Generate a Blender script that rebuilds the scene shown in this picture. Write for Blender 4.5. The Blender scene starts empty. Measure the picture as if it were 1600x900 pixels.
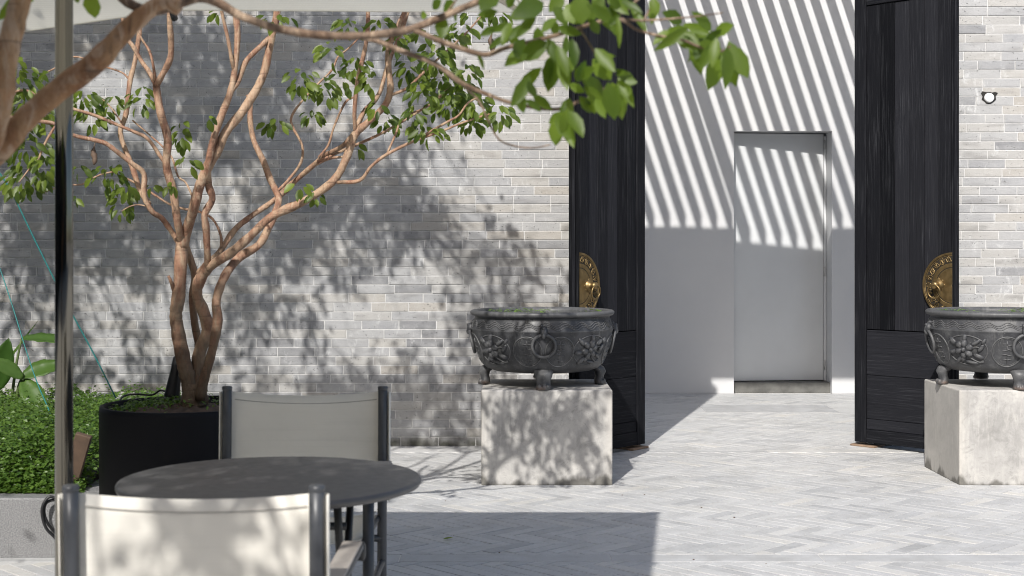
import bpy, bmesh, math, random
import numpy as np
from mathutils import Vector, Matrix, Quaternion
R = math.radians
rng = random.Random(7)
nrg = np.random.default_rng(11)
scene = bpy.context.scene
COL = scene.collection

# ------------------------------------------------------------------ camera, sky, sun, exposure
CAMZ, FPX = 1.35, 2220.0
cam_d = bpy.data.cameras.new('camera')
cam = bpy.data.objects.new('camera', cam_d); COL.objects.link(cam)
cam.location = (0, 0, CAMZ); cam.rotation_euler = (R(90), 0, 0)
cam_d.sensor_width = 36; cam_d.lens = FPX / 1600 * 36
cam_d.shift_y = -62 / 1600
cam_d.clip_start = 0.05; cam_d.clip_end = 900
cam_d.dof.use_dof = True; cam_d.dof.focus_distance = 9.0; cam_d.dof.aperture_fstop = 6.0
scene.camera = cam
SUN = Vector((0.28, 1.0, -0.855))                       # direction the light travels
world = bpy.data.worlds.new('World'); scene.world = world; world.use_nodes = True
nt = world.node_tree; bg = nt.nodes['Background']
sky = nt.nodes.new('ShaderNodeTexSky'); sky.sky_type = 'NISHITA'; sky.sun_disc = False
sky.sun_elevation = math.atan2(0.855, math.hypot(0.28, 1.0)); sky.sun_rotation = math.atan2(-0.28, -1.0) % (2 * math.pi)
sky.air_density = 1.0; sky.dust_density = 2.2; sky.ozone_density = 1.0
nt.links.new(sky.outputs[0], bg.inputs[0]); bg.inputs[1].default_value = 0.145
sun_d = bpy.data.lights.new('sun', 'SUN'); sun_d.energy = 4.5; sun_d.angle = R(0.58); sun_d.color = (1.0, 0.97, 0.925)
sun = bpy.data.objects.new('sun', sun_d); COL.objects.link(sun)
sun.rotation_euler = SUN.to_track_quat('-Z', 'Y').to_euler(); sun.location = (-2, -8, 9)
vs = scene.view_settings; vs.view_transform = 'Standard'; vs.look = 'None'; vs.gamma = 1; vs.exposure = 0.35
scene.cycles.use_denoising = True; scene.cycles.filter_width = 1.05
scene.cycles.max_bounces = 8; scene.cycles.transparent_max_bounces = 8

# ------------------------------------------------------------------ helpers
def P(x, y, Y):                                         # photograph pixel + distance -> point of the place
    return Vector(((x - 800) / FPX * Y, Y, CAMZ - (y - 388) / FPX * Y))
def link(o, parent=None):
    COL.objects.link(o)
    if parent is not None: o.parent = parent
    return o
def tag(o, label=None, cat=None, group=None, kind=None):
    if label: o['label'] = label
    if cat: o['category'] = cat
    if group: o['group'] = group
    if kind: o['kind'] = kind
    return o
def thing(name, label, cat, loc=(0, 0, 0), group=None, rotz=0.0):
    o = bpy.data.objects.new(name, None); o.location = loc; o.rotation_euler = (0, 0, rotz); o.empty_display_size = .1
    return tag(link(o), label, cat, group)
def mesh_from(name, V, F, mat, smooth=False, tone=None):
    me = bpy.data.meshes.new(name)
    me.from_pydata([tuple(v) for v in V], [], F); me.materials.append(mat)
    if smooth: me.polygons.foreach_set('use_smooth', [True] * len(me.polygons))
    if tone is not None:
        a = me.attributes.new('tone', 'FLOAT', 'POINT'); a.data.foreach_set('value', np.asarray(tone, dtype=np.float32))
    me.update(); return me
def obj(name, V, F, mat, parent=None, smooth=False, tone=None, loc=None):
    o = bpy.data.objects.new(name, mesh_from(name, V, F, mat, smooth, tone))
    if loc is not None: o.location = loc
    return link(o, parent)
def bm_obj(name, bm, mat, parent=None, smooth=False, loc=None):
    me = bpy.data.meshes.new(name); bm.normal_update(); bm.to_mesh(me); bm.free(); me.materials.append(mat)
    if smooth: me.polygons.foreach_set('use_smooth', [True] * len(me.polygons))
    o = bpy.data.objects.new(name, me)
    if loc is not None: o.location = loc
    return link(o, parent)
def bm_box(bm, x0, x1, y0, y1, z0, z1, bev=0.0, seg=2):
    r = bmesh.ops.create_cube(bm, size=1.0)
    vs_ = r['verts']
    for v in vs_: v.co = Vector((x0 + (v.co.x + .5) * (x1 - x0), y0 + (v.co.y + .5) * (y1 - y0), z0 + (v.co.z + .5) * (z1 - z0)))
    if bev > 0:
        es = {e for v in vs_ for e in v.link_edges}
        bmesh.ops.bevel(bm, geom=list(es), offset=bev, segments=seg, affect='EDGES', profile=.5)
    return bm
def box(name, x0, x1, y0, y1, z0, z1, mat, parent=None, bev=0.0, seg=2, loc=None):
    bm = bmesh.new(); bm_box(bm, x0, x1, y0, y1, z0, z1, bev, seg)
    return bm_obj(name, bm, mat, parent, False, loc)
def catmull(pts, n):
    pts = [np.array(p, dtype=float) for p in pts]
    if len(pts) < 3: 
        return [pts[0] + (pts[-1] - pts[0]) * i / (n) for i in range(n + 1)]
    ext = [2 * pts[0] - pts[1]] + pts + [2 * pts[-1] - pts[-2]]
    out = []
    for i in range(1, len(ext) - 2):
        p0, p1, p2, p3 = ext[i - 1:i + 3]
        for k in range(n):
            t = k / n
            out.append(.5 * ((2 * p1) + (-p0 + p2) * t + (2 * p0 - 5 * p1 + 4 * p2 - p3) * t * t + (-p0 + 3 * p1 - 3 * p2 + p3) * t ** 3))
    out.append(ext[-2]); return out
def tube(V, F, pts, rad, sides=8, sub=4, bump=0.0, caps=True, closed=False):
    """append a swept tube; pts 3-D, rad one number or one per point"""
    if not hasattr(rad, '__len__'): rad = [rad] * len(pts)
    q = [list(p) + [r] for p, r in zip(pts, rad)]
    q = catmull(q, sub) if (sub > 1 and not closed) else [np.array(a, dtype=float) for a in q]
    n = len(q); base = len(V)
    nrm = None
    for i in range(n):
        a = q[(i - 1) % n][:3] if closed else q[max(i - 1, 0)][:3]
        b = q[(i + 1) % n][:3] if closed else q[min(i + 1, n - 1)][:3]
        d = b - a; d = d / (np.linalg.norm(d) + 1e-9)
        if nrm is None:
            u = np.array([0, 0, 1.]) if abs(d[2]) < .9 else np.array([1., 0, 0])
            nrm = np.cross(d, u)
        nrm = nrm - d * nrm.dot(d); nrm /= np.linalg.norm(nrm) + 1e-9
        bi = np.cross(d, nrm)
        rr = q[i][3] * (1 + (bump * (nrg.random() - .5) * 2 if bump else 0))
        for k in range(sides):
            an = 2 * math.pi * k / sides
            V.append(q[i][:3] + (nrm * math.cos(an) + bi * math.sin(an)) * rr * (1 + (bump * .6 * (nrg.random() - .5) if bump else 0)))
    m = n if closed else n - 1
    for i in range(m):
        for k in range(sides):
            a = base + i * sides + k; b = base + i * sides + (k + 1) % sides
            j = (i + 1) % n
            F.append((a, b, base + j * sides + (k + 1) % sides, base + j * sides + k))
    if caps and not closed:
        F.append(tuple(base + k for k in reversed(range(sides)))); F.append(tuple(base + (n - 1) * sides + k for k in range(sides)))
def tube_obj(name, pts, rad, mat, parent=None, sides=10, sub=4, bump=0, closed=False):
    V, F = [], []; tube(V, F, pts, rad, sides, sub, bump, True, closed)
    return obj(name, V, F, mat, parent, True)
def lathe(V, F, prof, n=48, cx=0, cy=0, close=False, a0=0, a1=2 * math.pi):
    base = len(V); full = abs(a1 - a0 - 2 * math.pi) < 1e-6; m = n if full else n + 1
    for i in range(m):
        a = a0 + (a1 - a0) * i / n
        for r, z in prof: V.append((cx + r * math.cos(a), cy + r * math.sin(a), z))
    L = len(prof)
    for i in range(n):
        j = (i + 1) % m
        for k in range(L - 1):
            F.append((base + i * L + k, base + j * L + k, base + j * L + k + 1, base + i * L + k + 1))
def ellipsoid(V, F, c, ax, ay, az, nu=8, nv=5):
    """c centre, ax ay az half-axis vectors"""
    base = len(V)
    c, ax, ay, az = map(lambda q: np.array(q, dtype=float), (c, ax, ay, az))
    for i in range(nv + 1):
        th = math.pi * i / nv
        for k in range(nu):
            ph = 2 * math.pi * k / nu
            V.append(c + ax * math.sin(th) * math.cos(ph) + ay * math.sin(th) * math.sin(ph) + az * math.cos(th))
    for i in range(nv):
        for k in range(nu):
            F.append((base + i * nu + k, base + i * nu + (k + 1) % nu, base + (i + 1) * nu + (k + 1) % nu, base + (i + 1) * nu + k))

# ------------------------------------------------------------------ materials
def newmat(name):
    m = bpy.data.materials.new(name); m.use_nodes = True
    t = m.node_tree; b = t.nodes['Principled BSDF']; return m, t, b
class N:                                                # tiny node builder
    def __init__(s, t): s.t = t
    def __call__(s, typ, **kw):
        n = s.t.nodes.new('ShaderNode' + typ)
        for k, v in kw.items(): setattr(n, k, v)
        return n
    def l(s, a, b): s.t.links.new(a, b)
    def coord(s, kind='Object', scale=(1, 1, 1), rot=(0, 0, 0)):
        if kind == 'Position': src = s('NewGeometry').outputs['Position']
        else: src = s('TexCoord').outputs[kind]
        mp = s('Mapping'); mp.inputs['Scale'].default_value = scale; mp.inputs['Rotation'].default_value = rot
        s.l(src, mp.inputs['Vector']); return mp.outputs[0]
    def noise(s, vec, scale, detail=4, rough=.55, dist=0):
        n = s('TexNoise'); n.inputs['Scale'].default_value = scale; n.inputs['Detail'].default_value = detail
        n.inputs['Roughness'].default_value = rough; n.inputs['Distortion'].default_value = dist
        s.l(vec, n.inputs['Vector']); return n.outputs['Fac']
    def ramp(s, fac, stops):
        r = s('ValToRGB'); e = r.color_ramp.elements
        while len(e) < len(stops): e.new(.5)
        for el, (p, c) in zip(e, stops):
            el.position = p; el.color = (c[0], c[1], c[2], 1) if hasattr(c, '__len__') else (c, c, c, 1)
        s.l(fac, r.inputs[0]); return r.outputs[0]
    def mix(s, fac, a, b, mode='MIX'):
        m = s('MixRGB', blend_type=mode)
        for sock, v in zip(m.inputs, (fac, a, b)):
            if hasattr(v, 'is_linked'): s.l(v, sock)
            elif hasattr(v, '__len__'): sock.default_value = (*v[:3], 1)
            else: sock.default_value = v
        return m.outputs[0]
    def math(s, op, a, b=0.0):
        m = s('Math', operation=op)
        for sock, v in zip(m.inputs, (a, b)):
            if hasattr(v, 'is_linked'): s.l(v, sock)
            else: sock.default_value = v
        return m.outputs[0]
    def maprange(s, v, a, b, c=0., d=1.):
        m = s('MapRange'); s.l(v, m.inputs[0])
        for i, q in enumerate((a, b, c, d)): m.inputs[i + 1].default_value = q
        return m.outputs[0]
    def bump(s, h, strength, dist, bsdf):
        b = s('Bump'); b.inputs['Strength'].default_value = strength; b.inputs['Distance'].default_value = dist
        s.l(h, b.inputs['Height']); s.l(b.outputs[0], bsdf.inputs['Normal'])
    def attr(s, name='tone'):
        a = s('Attribute'); a.attribute_name = name; return a.outputs['Fac']
def simple(name, col, rough=.6, metal=0., nscale=30, var=.15, bump=.0, spec=.5):
    m, t, b = newmat(name); n = N(t)
    f = n.noise(n.coord('Object'), nscale, 5)
    lo = [c * (1 - var) for c in col]; hi = [min(1, c * (1 + var)) for c in col]
    n.l(n.ramp(f, [(.25, lo), (.75, hi)]), b.inputs['Base Color'])
    n.l(n.maprange(f, .2, .8, max(.03, rough - .08), min(1, rough + .08)), b.inputs['Roughness'])
    b.inputs['Metallic'].default_value = metal; b.inputs['Specular IOR Level'].default_value = spec
    if bump: n.bump(f, bump, .004, b)
    return m

def m_brick():
    m, t, b = newmat('grey_brick'); n = N(t)
    tone = n.attr('tone'); pos = n.coord('Position')
    base = n.ramp(tone, [(0, (.165, .167, .174)), (.12, (.215, .216, .222)), (.3, (.272, .274, .281)), (.55, (.312, .311, .310)), (.75, (.345, .334, .315)), (.9, (.318, .297, .268)), (1, (.36, .315, .25))])
    blot = n.noise(n.coord('Position', (9, 9, 22)), 1.0, 4, .6)
    c = n.mix(n.maprange(blot, .35, .75, 0, .34), base, (.45, .448, .44))
    fine = n.noise(pos, 130, 4, .7)
    c = n.mix(.40, c, n.ramp(fine, [(.25, .38), (.7, .62)]), 'OVERLAY')
    core = n.noise(n.coord('Position', (3.3, 3, 13)), 1.0, 2, .5)        # dark burnt hearts of some bricks
    c = n.mix(n.maprange(core, .57, .70, 0, .42), c, (.15, .145, .14))
    pit = n.noise(pos, 75, 2, .5)
    c = n.mix(n.maprange(pit, .68, .74, 0, .8), c, (.09, .09, .09))
    lime = n.noise(n.coord('Position', (16, 16, 7)), 1.0, 6, .75, .6)       # lime smears
    c = n.mix(n.maprange(lime, .57, .72, 0, .75), c, (.56, .56, .555))
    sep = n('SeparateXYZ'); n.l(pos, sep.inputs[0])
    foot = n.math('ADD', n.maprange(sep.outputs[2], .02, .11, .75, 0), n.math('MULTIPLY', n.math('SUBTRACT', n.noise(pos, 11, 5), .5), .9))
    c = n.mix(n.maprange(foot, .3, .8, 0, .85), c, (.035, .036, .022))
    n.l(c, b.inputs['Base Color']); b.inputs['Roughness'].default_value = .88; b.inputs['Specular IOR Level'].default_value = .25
    n.bump(n.math('ADD', n.math('MULTIPLY', fine, .6), n.math('ADD', n.math('MULTIPLY', blot, .8), n.maprange(pit, .66, .74, 0, -.8))), .5, .005, b)
    return m
def m_mortar():
    m, t, b = newmat('lime_mortar'); n = N(t); f = n.noise(n.coord('Position'), 40, 5, .7)
    n.l(n.ramp(f, [(.25, (.39, .388, .38)), (.7, (.58, .573, .56))]), b.inputs['Base Color'])
    b.inputs['Roughness'].default_value = .95; n.bump(f, .5, .004, b); return m
def m_paver():
    m, t, b = newmat('paver_stone'); n = N(t); tone = n.attr('tone'); pos = n.coord('Position')
    base = n.ramp(tone, [(0, (.315, .315, .313)), (.4, (.40, .397, .389)), (.8, (.465, .459, .442)), (1, (.50, .48, .44))])
    f = n.noise(pos, 8, 6, .7, .5); g = n.noise(pos, 90, 4, .7)
    c = n.mix(n.maprange(f, .35, .7, 0, .55), base, (.52, .52, .52))
    scr = n.noise(n.coord('Position', (3, 20, 1), (0, 0, .35)), 2.2, 6, .75, 1.2)
    c = n.mix(n.maprange(scr, .56, .70, 0, .45), c, (.66, .66, .66))
    c = n.mix(.3, c, n.ramp(g, [(.3, .38), (.7, .62)]), 'OVERLAY')
    big = n.noise(pos, 1.1, 3, .5)
    c = n.mix(n.maprange(big, .35, .7, 0, .28), c, (.30, .305, .305))
    grime = n.noise(pos, 3.3, 6, .72, .8)
    c = n.mix(n.maprange(grime, .50, .66, 0, .34), c, (.26, .255, .24))
    n.l(c, b.inputs['Base Color'])
    n.l(n.maprange(f, .3, .7, .50, .72), b.inputs['Roughness'])
    n.bump(n.math('ADD', f, n.math('MULTIPLY', g, .4)), .22, .003, b); return m
def m_blackwood(name, vertical=True):
    m, t, b = newmat(name); n = N(t); tone = n.attr('tone')
    sc = (55, 55, 2.2) if vertical else (2.2, 2.2, 55)
    g = n.noise(n.coord('Object', sc), 1.0, 6, .72, .8)
    g2 = n.noise(n.coord('Object', (150, 150, 3.2) if vertical else (3.2, 3.2, 150)), 1.0, 3, .6)
    wear = n.noise(n.coord('Object', (6, 6, 1.2) if vertical else (1.2, 6, 9)), 1.0, 4, .65)
    base = n.mix(tone, (.0025, .0028, .004), (.015, .0155, .019))
    hi = n.math('MULTIPLY', n.maprange(g2, .52, .70, 0, 1), n.maprange(wear, .38, .68, 0.02, .36))
    c = n.mix(hi, base, (.095, .098, .108))
    c = n.mix(n.maprange(g, .38, .30, 0, .9), c, (.003, .003, .004))
    n.l(c, b.inputs['Base Color']); n.l(n.maprange(g, .3, .7, .62, .85), b.inputs['Roughness'])
    b.inputs['Specular IOR Level'].default_value = .10
    n.bump(n.math('ADD', g, n.math('MULTIPLY', g2, .5)), .55, .006, b); return m
def m_bark(name, c1, c2, c3, sc=1.0):
    m, t, b = newmat(name); n = N(t); pos = n.coord('Position')
    f = n.noise(n.coord('Position', (9 * sc, 9 * sc, 5 * sc)), 1.0, 5, .65, .6); g = n.noise(pos, 60 * sc, 4, .7)
    c = n.ramp(f, [(.25, c3), (.42, c1), (.60, c2), (.78, (c1[0] * 1.25, c1[1] * 1.25, c1[2] * 1.25))])
    sp = n.noise(pos, 23 * sc, 3, .6)
    c = n.mix(n.maprange(sp, .60, .70, 0, .55), c, (.075, .05, .034))
    c = n.mix(.45, c, n.ramp(g, [(.3, .36), (.7, .64)]), 'OVERLAY')
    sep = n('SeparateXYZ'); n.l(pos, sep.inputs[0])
    flake = n('TexVoronoi'); flake.inputs['Scale'].default_value = 1.0; n.l(n.coord('Position', (26 * sc, 26 * sc, 9 * sc)), flake.inputs['Vector'])
    fl = n.noise(n.coord('Position', (30 * sc, 30 * sc, 7 * sc)), 1.0, 5, .7, 1.0)
    c = n.mix(n.maprange(fl, .51, .62, 0, .65), c, (.43, .32, .225))
    c = n.mix(n.maprange(fl, .44, .36, 0, .6), c, c3)
    scar = n.noise(n.coord('Position', (7 * sc, 7 * sc, 75 * sc)), 1.0, 2, .5)
    c = n.mix(n.maprange(scar, .66, .72, 0, .5), c, (.05, .032, .024))
    moss_shade = n.math('ADD', n.maprange(sep.outputs[2], .62, 1.55, .62, 0), n.math('MULTIPLY', n.math('SUBTRACT', fl, .5), .9))  # mossy tint plus the shade on the lower stems, painted into the bark colour
    c = n.mix(n.maprange(moss_shade, .12, .55, 0, .8), c, (.050, .036, .020))
    n.l(c, b.inputs['Base Color']); b.inputs['Roughness'].default_value = .72; b.inputs['Specular IOR Level'].default_value = .3
    n.bump(n.math('ADD', n.math('ADD', f, n.math('MULTIPLY', g, .5)), n.math('ADD', n.math('MULTIPLY', fl, .8), n.math('MULTIPLY', scar, -.5))), .7, .008, b); return m
def m_leaf(name, lo, hi, tr, rough=.44, trans=.32):
    m, t, b = newmat(name); n = N(t)
    tone = n.math('ADD', n.math('MULTIPLY', n.attr('tone'), .75), n.math('MULTIPLY', n('ObjectInfo').outputs['Random'], .25))
    f = n.noise(n.coord('Position'), 35, 3)
    c = n.mix(tone, lo, hi); c = n.mix(.35, c, n.ramp(f, [(.3, .4), (.7, .6)]), 'OVERLAY')
    n.l(c, b.inputs['Base Color']); b.inputs['Roughness'].default_value = rough; b.inputs['Specular IOR Level'].default_value = .32
    tl = n('BsdfTranslucent'); n.l(n.mix(tone, tr, [q * 1.3 for q in tr]), tl.inputs[0])
    mx = n('MixShader'); mx.inputs[0].default_value = trans; n.l(b.outputs[0], mx.inputs[1]); n.l(tl.outputs[0], mx.inputs[2])
    n.l(mx.outputs[0], t.nodes['Material Output'].inputs[0]); return m
def m_fabric(name, col, trans, wscale=900):
    m, t, b = newmat(name); n = N(t)
    f = n.noise(n.coord('Object'), 5, 4); w = n('TexWave'); w.inputs['Scale'].default_value = wscale / 6; n.l(n.coord('Object'), w.inputs['Vector'])
    w2 = n('TexWave'); w2.bands_direction = 'Z'; w2.inputs['Scale'].default_value = wscale / 6; n.l(n.coord('Object'), w2.inputs['Vector'])
    c = n.ramp(f, [(.3, [q * .93 for q in col]), (.7, col)])
    band = n.noise(n.coord('Object', (.6, 1, 26)), 2.0, 4, .7); c = n.mix(n.maprange(band, .52, .75, 0, .22), c, [q * .72 for q in col]); c = n.mix(.12, c, n.math('MULTIPLY', w.outputs['Fac'], w2.outputs['Fac']), 'OVERLAY'); n.bump(f, .25, .02, b)
    n.l(c, b.inputs['Base Color']); b.inputs['Roughness'].default_value = .85; b.inputs['Specular IOR Level'].default_value = .2
    tl = n('BsdfTranslucent'); n.l(c, tl.inputs[0]); mx = n('MixShader'); mx.inputs[0].default_value = trans
    n.l(b.outputs[0], mx.inputs[1]); n.l(tl.outputs[0], mx.inputs[2]); n.l(mx.outputs[0], t.nodes['Material Output'].inputs[0]); return m
def m_concrete():
    m, t, b = newmat('cast_concrete'); n = N(t); p = n.coord('Object')
    f = n.noise(p, 3.2, 6, .62, 1.0); g = n.noise(p, 60, 4, .7); h = n.noise(n.coord('Object', (6, 6, 1.2), (.1, .5, 0)), 2.0, 5, .7, 2.0)
    c = n.ramp(f, [(.3, (.235, .228, .217)), (.5, (.335, .325, .31)), (.68, (.43, .415, .39))])
    c = n.mix(n.maprange(h, .5, .72, 0, .45), c, (.53, .51, .47))
    swirl = n.noise(n.coord('Object', (2.2, 2.2, 2.2), (.4, .2, .9)), 2.6, 6, .75, 3.5); c = n.mix(n.maprange(swirl, .52, .66, 0, .5), c, (.20, .195, .185))
    c = n.mix(.3, c, n.ramp(g, [(.3, .4), (.7, .6)]), 'OVERLAY')
    sep = n('SeparateXYZ'); n.l(p, sep.inputs[0])
    ed = n.math('ABSOLUTE', sep.outputs[0])                                # paler trowelled arrises
    c = n.mix(n.maprange(ed, .315, .36, 0, .35), c, (.50, .47, .42))
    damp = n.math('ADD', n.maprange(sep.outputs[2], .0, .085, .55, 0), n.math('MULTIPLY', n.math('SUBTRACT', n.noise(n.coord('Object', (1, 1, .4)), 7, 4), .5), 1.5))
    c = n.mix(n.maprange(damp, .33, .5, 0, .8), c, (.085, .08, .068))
    n.l(c, b.inputs['Base Color']); n.l(n.maprange(f, .3, .7, .55, .8), b.inputs['Roughness']); b.inputs['Specular IOR Level'].default_value = .35
    n.bump(n.math('ADD', f, n.math('MULTIPLY', g, .3)), .2, .005, b); return m
def m_white():
    m, t, b = newmat('white_render'); n = N(t); p = n.coord('Position')
    f = n.noise(p, 1.4, 5, .6); g = n.noise(p, 45, 4, .7); h = n.noise(n.coord('Position', (1, 1, 5)), 3, 5, .7)
    c = n.ramp(f, [(.3, (.50, .50, .505)), (.7, (.55, .547, .542))])
    c = n.mix(n.maprange(h, .55, .75, 0, .18), c, (.52, .51, .50))
    n.l(c, b.inputs['Base Color']); b.inputs['Roughness'].default_value = .8
    n.bump(n.math('ADD', g, n.math('MULTIPLY', h, .8)), .12, .004, b); return m
def m_granite():
    m, t, b = newmat('granite'); n = N(t); p = n.coord('Position')
    g = n.noise(p, 170, 3, .8); f = n.noise(p, 5, 4)
    n.l(n.mix(.3, n.ramp(g, [(.32, (.035, .035, .037)), (.46, (.13, .13, .133)), (.60, (.27, .27, .27))]), n.ramp(f, [(.3, .13), (.7, .2)])), b.inputs['Base Color'])
    b.inputs['Roughness'].default_value = .6; n.bump(g, .2, .002, b); return m
def m_iron():
    m, t, b = newmat('cast_iron'); n = N(t); p = n.coord('Object')
    f = n.noise(p, 14, 6, .65); g = n.noise(p, 110, 3, .6)
    c = n.ramp(f, [(.3, (.016, .017, .019)), (.52, (.038, .039, .043)), (.75, (.095, .096, .098))])
    geo = n('NewGeometry'); c = n.mix(n.maprange(geo.outputs['Pointiness'], .5, .58, 0, .5), c, (.13, .13, .13))
    dr = n.noise(n.coord('Object', (22, 22, 3)), 1.0, 5, .7); c = n.mix(n.maprange(dr, .56, .72, 0, .45), c, (.17, .168, .16)); c = n.mix(n.maprange(g, .64, .72, 0, .55), c, (.22, .22, .215))
    sep = n('SeparateXYZ'); n.l(p, sep.inputs[0])
    rust = n.math('MULTIPLY', n.maprange(sep.outputs[2], .012, .03, 1, 0), n.maprange(f, .42, .62, 0, .45))
    c = n.mix(rust, c, (.16, .075, .035))
    n.l(c, b.inputs['Base Color']); n.l(n.maprange(f, .3, .7, .42, .62), b.inputs['Roughness']); b.inputs['Specular IOR Level'].default_value = .45
    n.bump(n.math('ADD', f, n.math('MULTIPLY', g, .5)), .3, .004, b); return m

M = dict(
    brick=m_brick(), mortar=m_mortar(), paver=m_paver(), woodv=m_blackwood('black_plank_wood'), woodh=m_blackwood('black_board_wood', False),
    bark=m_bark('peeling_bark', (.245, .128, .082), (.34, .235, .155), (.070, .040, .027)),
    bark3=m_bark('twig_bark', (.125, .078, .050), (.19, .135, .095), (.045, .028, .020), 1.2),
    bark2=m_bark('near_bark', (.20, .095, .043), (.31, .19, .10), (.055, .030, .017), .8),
    leaf=m_leaf('glossy_leaf', (.011, .030, .006), (.125, .168, .022), (.22, .32, .03)),
    leaf2=m_leaf('near_leaf', (.010, .030, .005), (.135, .190, .022), (.26, .38, .03), .44, .42),
    hleaf=m_leaf('hedge_leaf', (.022, .055, .010), (.110, .185, .033), (.20, .34, .045), .4),
    cleaf=m_leaf('broad_leaf', (.03, .075, .013), (.085, .15, .03), (.2, .34, .05), .4, .3),
    fabric=m_fabric('sling_fabric', (.82, .795, .735), .28), canopy=m_fabric('parasol_fabric', (.68, .66, .59), .50, 400),
    concrete=m_concrete(), white=m_white(), granite=m_granite(), iron=m_iron(),
    grout=simple('grout', (.58, .57, .545), .95, 0, 40, .2, .3),
    ground=simple('ground_stone', (.30, .30, .30), .9, 0, 3, .12),
    chair=simple('charcoal_metal', (.045, .048, .054), .42, 0, 60, .12), table=simple('table_laminate', (.066, .064, .065), .46, 0, 40, .1),
    black=simple('black_plastic', (.008, .008, .009), .45, 0, 40, .2), pot=simple('black_pot', (.0035, .0035, .005), .65, 0, 8, .3, 0, .2),
    chrome=simple('stainless_steel', (.16, .150, .128), .12, 1, 4, .08), rib=simple('parasol_rib', (.50, .46, .38), .5, 0, 20, .08),
    brass=simple('brass', (.215, .15, .068), .44, .85, 25, .35, .05), brassd=simple('brass_recess', (.022, .017, .010), .6, .2, 40, .3),
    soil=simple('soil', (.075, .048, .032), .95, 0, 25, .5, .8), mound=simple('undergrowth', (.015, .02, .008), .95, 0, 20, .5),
    stake=simple('weathered_wood', (.075, .047, .03), .8, 0, 18, .35, .3), rope=simple('green_rope', (.012, .14, .135), .6, 0, 60, .2),
    pipe=simple('white_plastic', (.80, .80, .79), .45, 0, 20, .03), hole=simple('hole_shade', (.018, .017, .015), .95, 0, 40, .4),
    sill=simple('sill_concrete', (.11, .108, .10), .85, 0, 9, .5, .3), doorpaint=simple("door_paint", (.55, .56, .565), .55, 0, 2.5, .05),
    rust=simple('rusty_plate', (.20, .135, .09), .9, 0, 25, .35, .3), steel=simple('hinge_steel', (.45, .45, .44), .4, .8, 20, .1),
    water=simple('pond_water', (.012, .016, .008), .06, 0, 5, .3), duck=m_leaf('duckweed', (.06, .12, .02), (.16, .26, .05), (.2, .3, .05), .5, .2),
    slat=simple('slat_timber', (.78, .77, .75), .7, 0, 12, .2), dry=simple('dry_leaf', (.10, .065, .045), .8, 0, 40, .3),
)

# ------------------------------------------------------------------ ground and paving
g = box('ground', -300, 300, -300, 300, -.30, -.022, M['ground']); tag(g, kind='structure')
pav = box('pavement', -9, 9, -4, 13.6, -.0215, -.0035, M['grout']); tag(pav, kind='structure')
def clip_poly(poly, x0, x1, y0, y1):
    for ax, lim, sg in ((0, x0, 1), (0, x1, -1), (1, y0, 1), (1, y1, -1)):
        out = []
        for i in range(len(poly)):
            a, b = poly[i], poly[(i + 1) % len(poly)]
            da, db = (a[ax] - lim) * sg, (b[ax] - lim) * sg
            if da >= 0: out.append(a)
            if (da >= 0) != (db >= 0):
                t = da / (da - db); out.append((a[0] + (b[0] - a[0]) * t, a[1] + (b[1] - a[1]) * t))
        poly = out
        if len(poly) < 3: return []
    return poly
pavers = []
W_, n_ = .068, 4; s2 = math.sqrt(.5)
def herring(x0, x1, y0, y1):
    ox, oy = (x0 + x1) / 2, (y0 + y1) / 2; rad = int(max(x1 - x0, y1 - y0) / W_) + 8
    def pt(a, b): return (ox + (a + b) * s2 * W_, oy + (b - a) * s2 * W_)
    gp = .0026 / W_
    for j in range(-rad, rad):
        for m in range(-rad // (2 * n_) - 2, rad // (2 * n_) + 2):
            a0, b0 = j + 2 * n_ * m, j
            for (A0, A1, B0, B1) in ((a0, a0 + n_, b0, b0 + 1), (j, j + 1, j - 2 * n_ + 1 + 2 * n_ * m, j - n_ + 1 + 2 * n_ * m)):
                c = pt((A0 + A1) / 2, (B0 + B1) / 2)
                if not (x0 - .3 < c[0] < x1 + .3 and y0 - .3 < c[1] < y1 + .3): continue
                q = clip_poly([pt(A0 + gp, B0 + gp), pt(A0 + gp, B1 - gp), pt(A1 - gp, B1 - gp), pt(A1 - gp, B0 + gp)], x0, x1, y0, y1)
                if len(q) >= 3:
                    ar = abs(sum(q[i][0] * q[(i + 1) % len(q)][1] - q[(i + 1) % len(q)][0] * q[i][1] for i in range(len(q)))) / 2
                    if ar > .0012: pavers.append(q)
def course(x0, x1, y0, y1, L, off):
    x = x0 + off - L
    while x < x1:
        a, b = max(x, x0) + .002, min(x + L, x1) - .002
        if b - a > .03: pavers.append([(a, y0 + .002), (a, y1 - .002), (b, y1 - .002), (b, y0 + .002)])
        x += L
herring(-3.6, 4.0, 4.4, 6.118); course(-3.6, 4.0, 6.122, 6.268, .92, .35); herring(-3.6, 4.0, 6.272, 9.40)
course(-3.6, -.202, 9.404, 9.695, 1.1, .3); course(-.2, 4.6, 9.404, 9.50, 1.5, .4); herring(-.2, .098, 9.504, 9.69); herring(.1, 4.6, 9.504, 11.70); course(0, 5, 11.704, 12.24, 1.1, .5); herring(0, 5, 12.244, 13.19)
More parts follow.
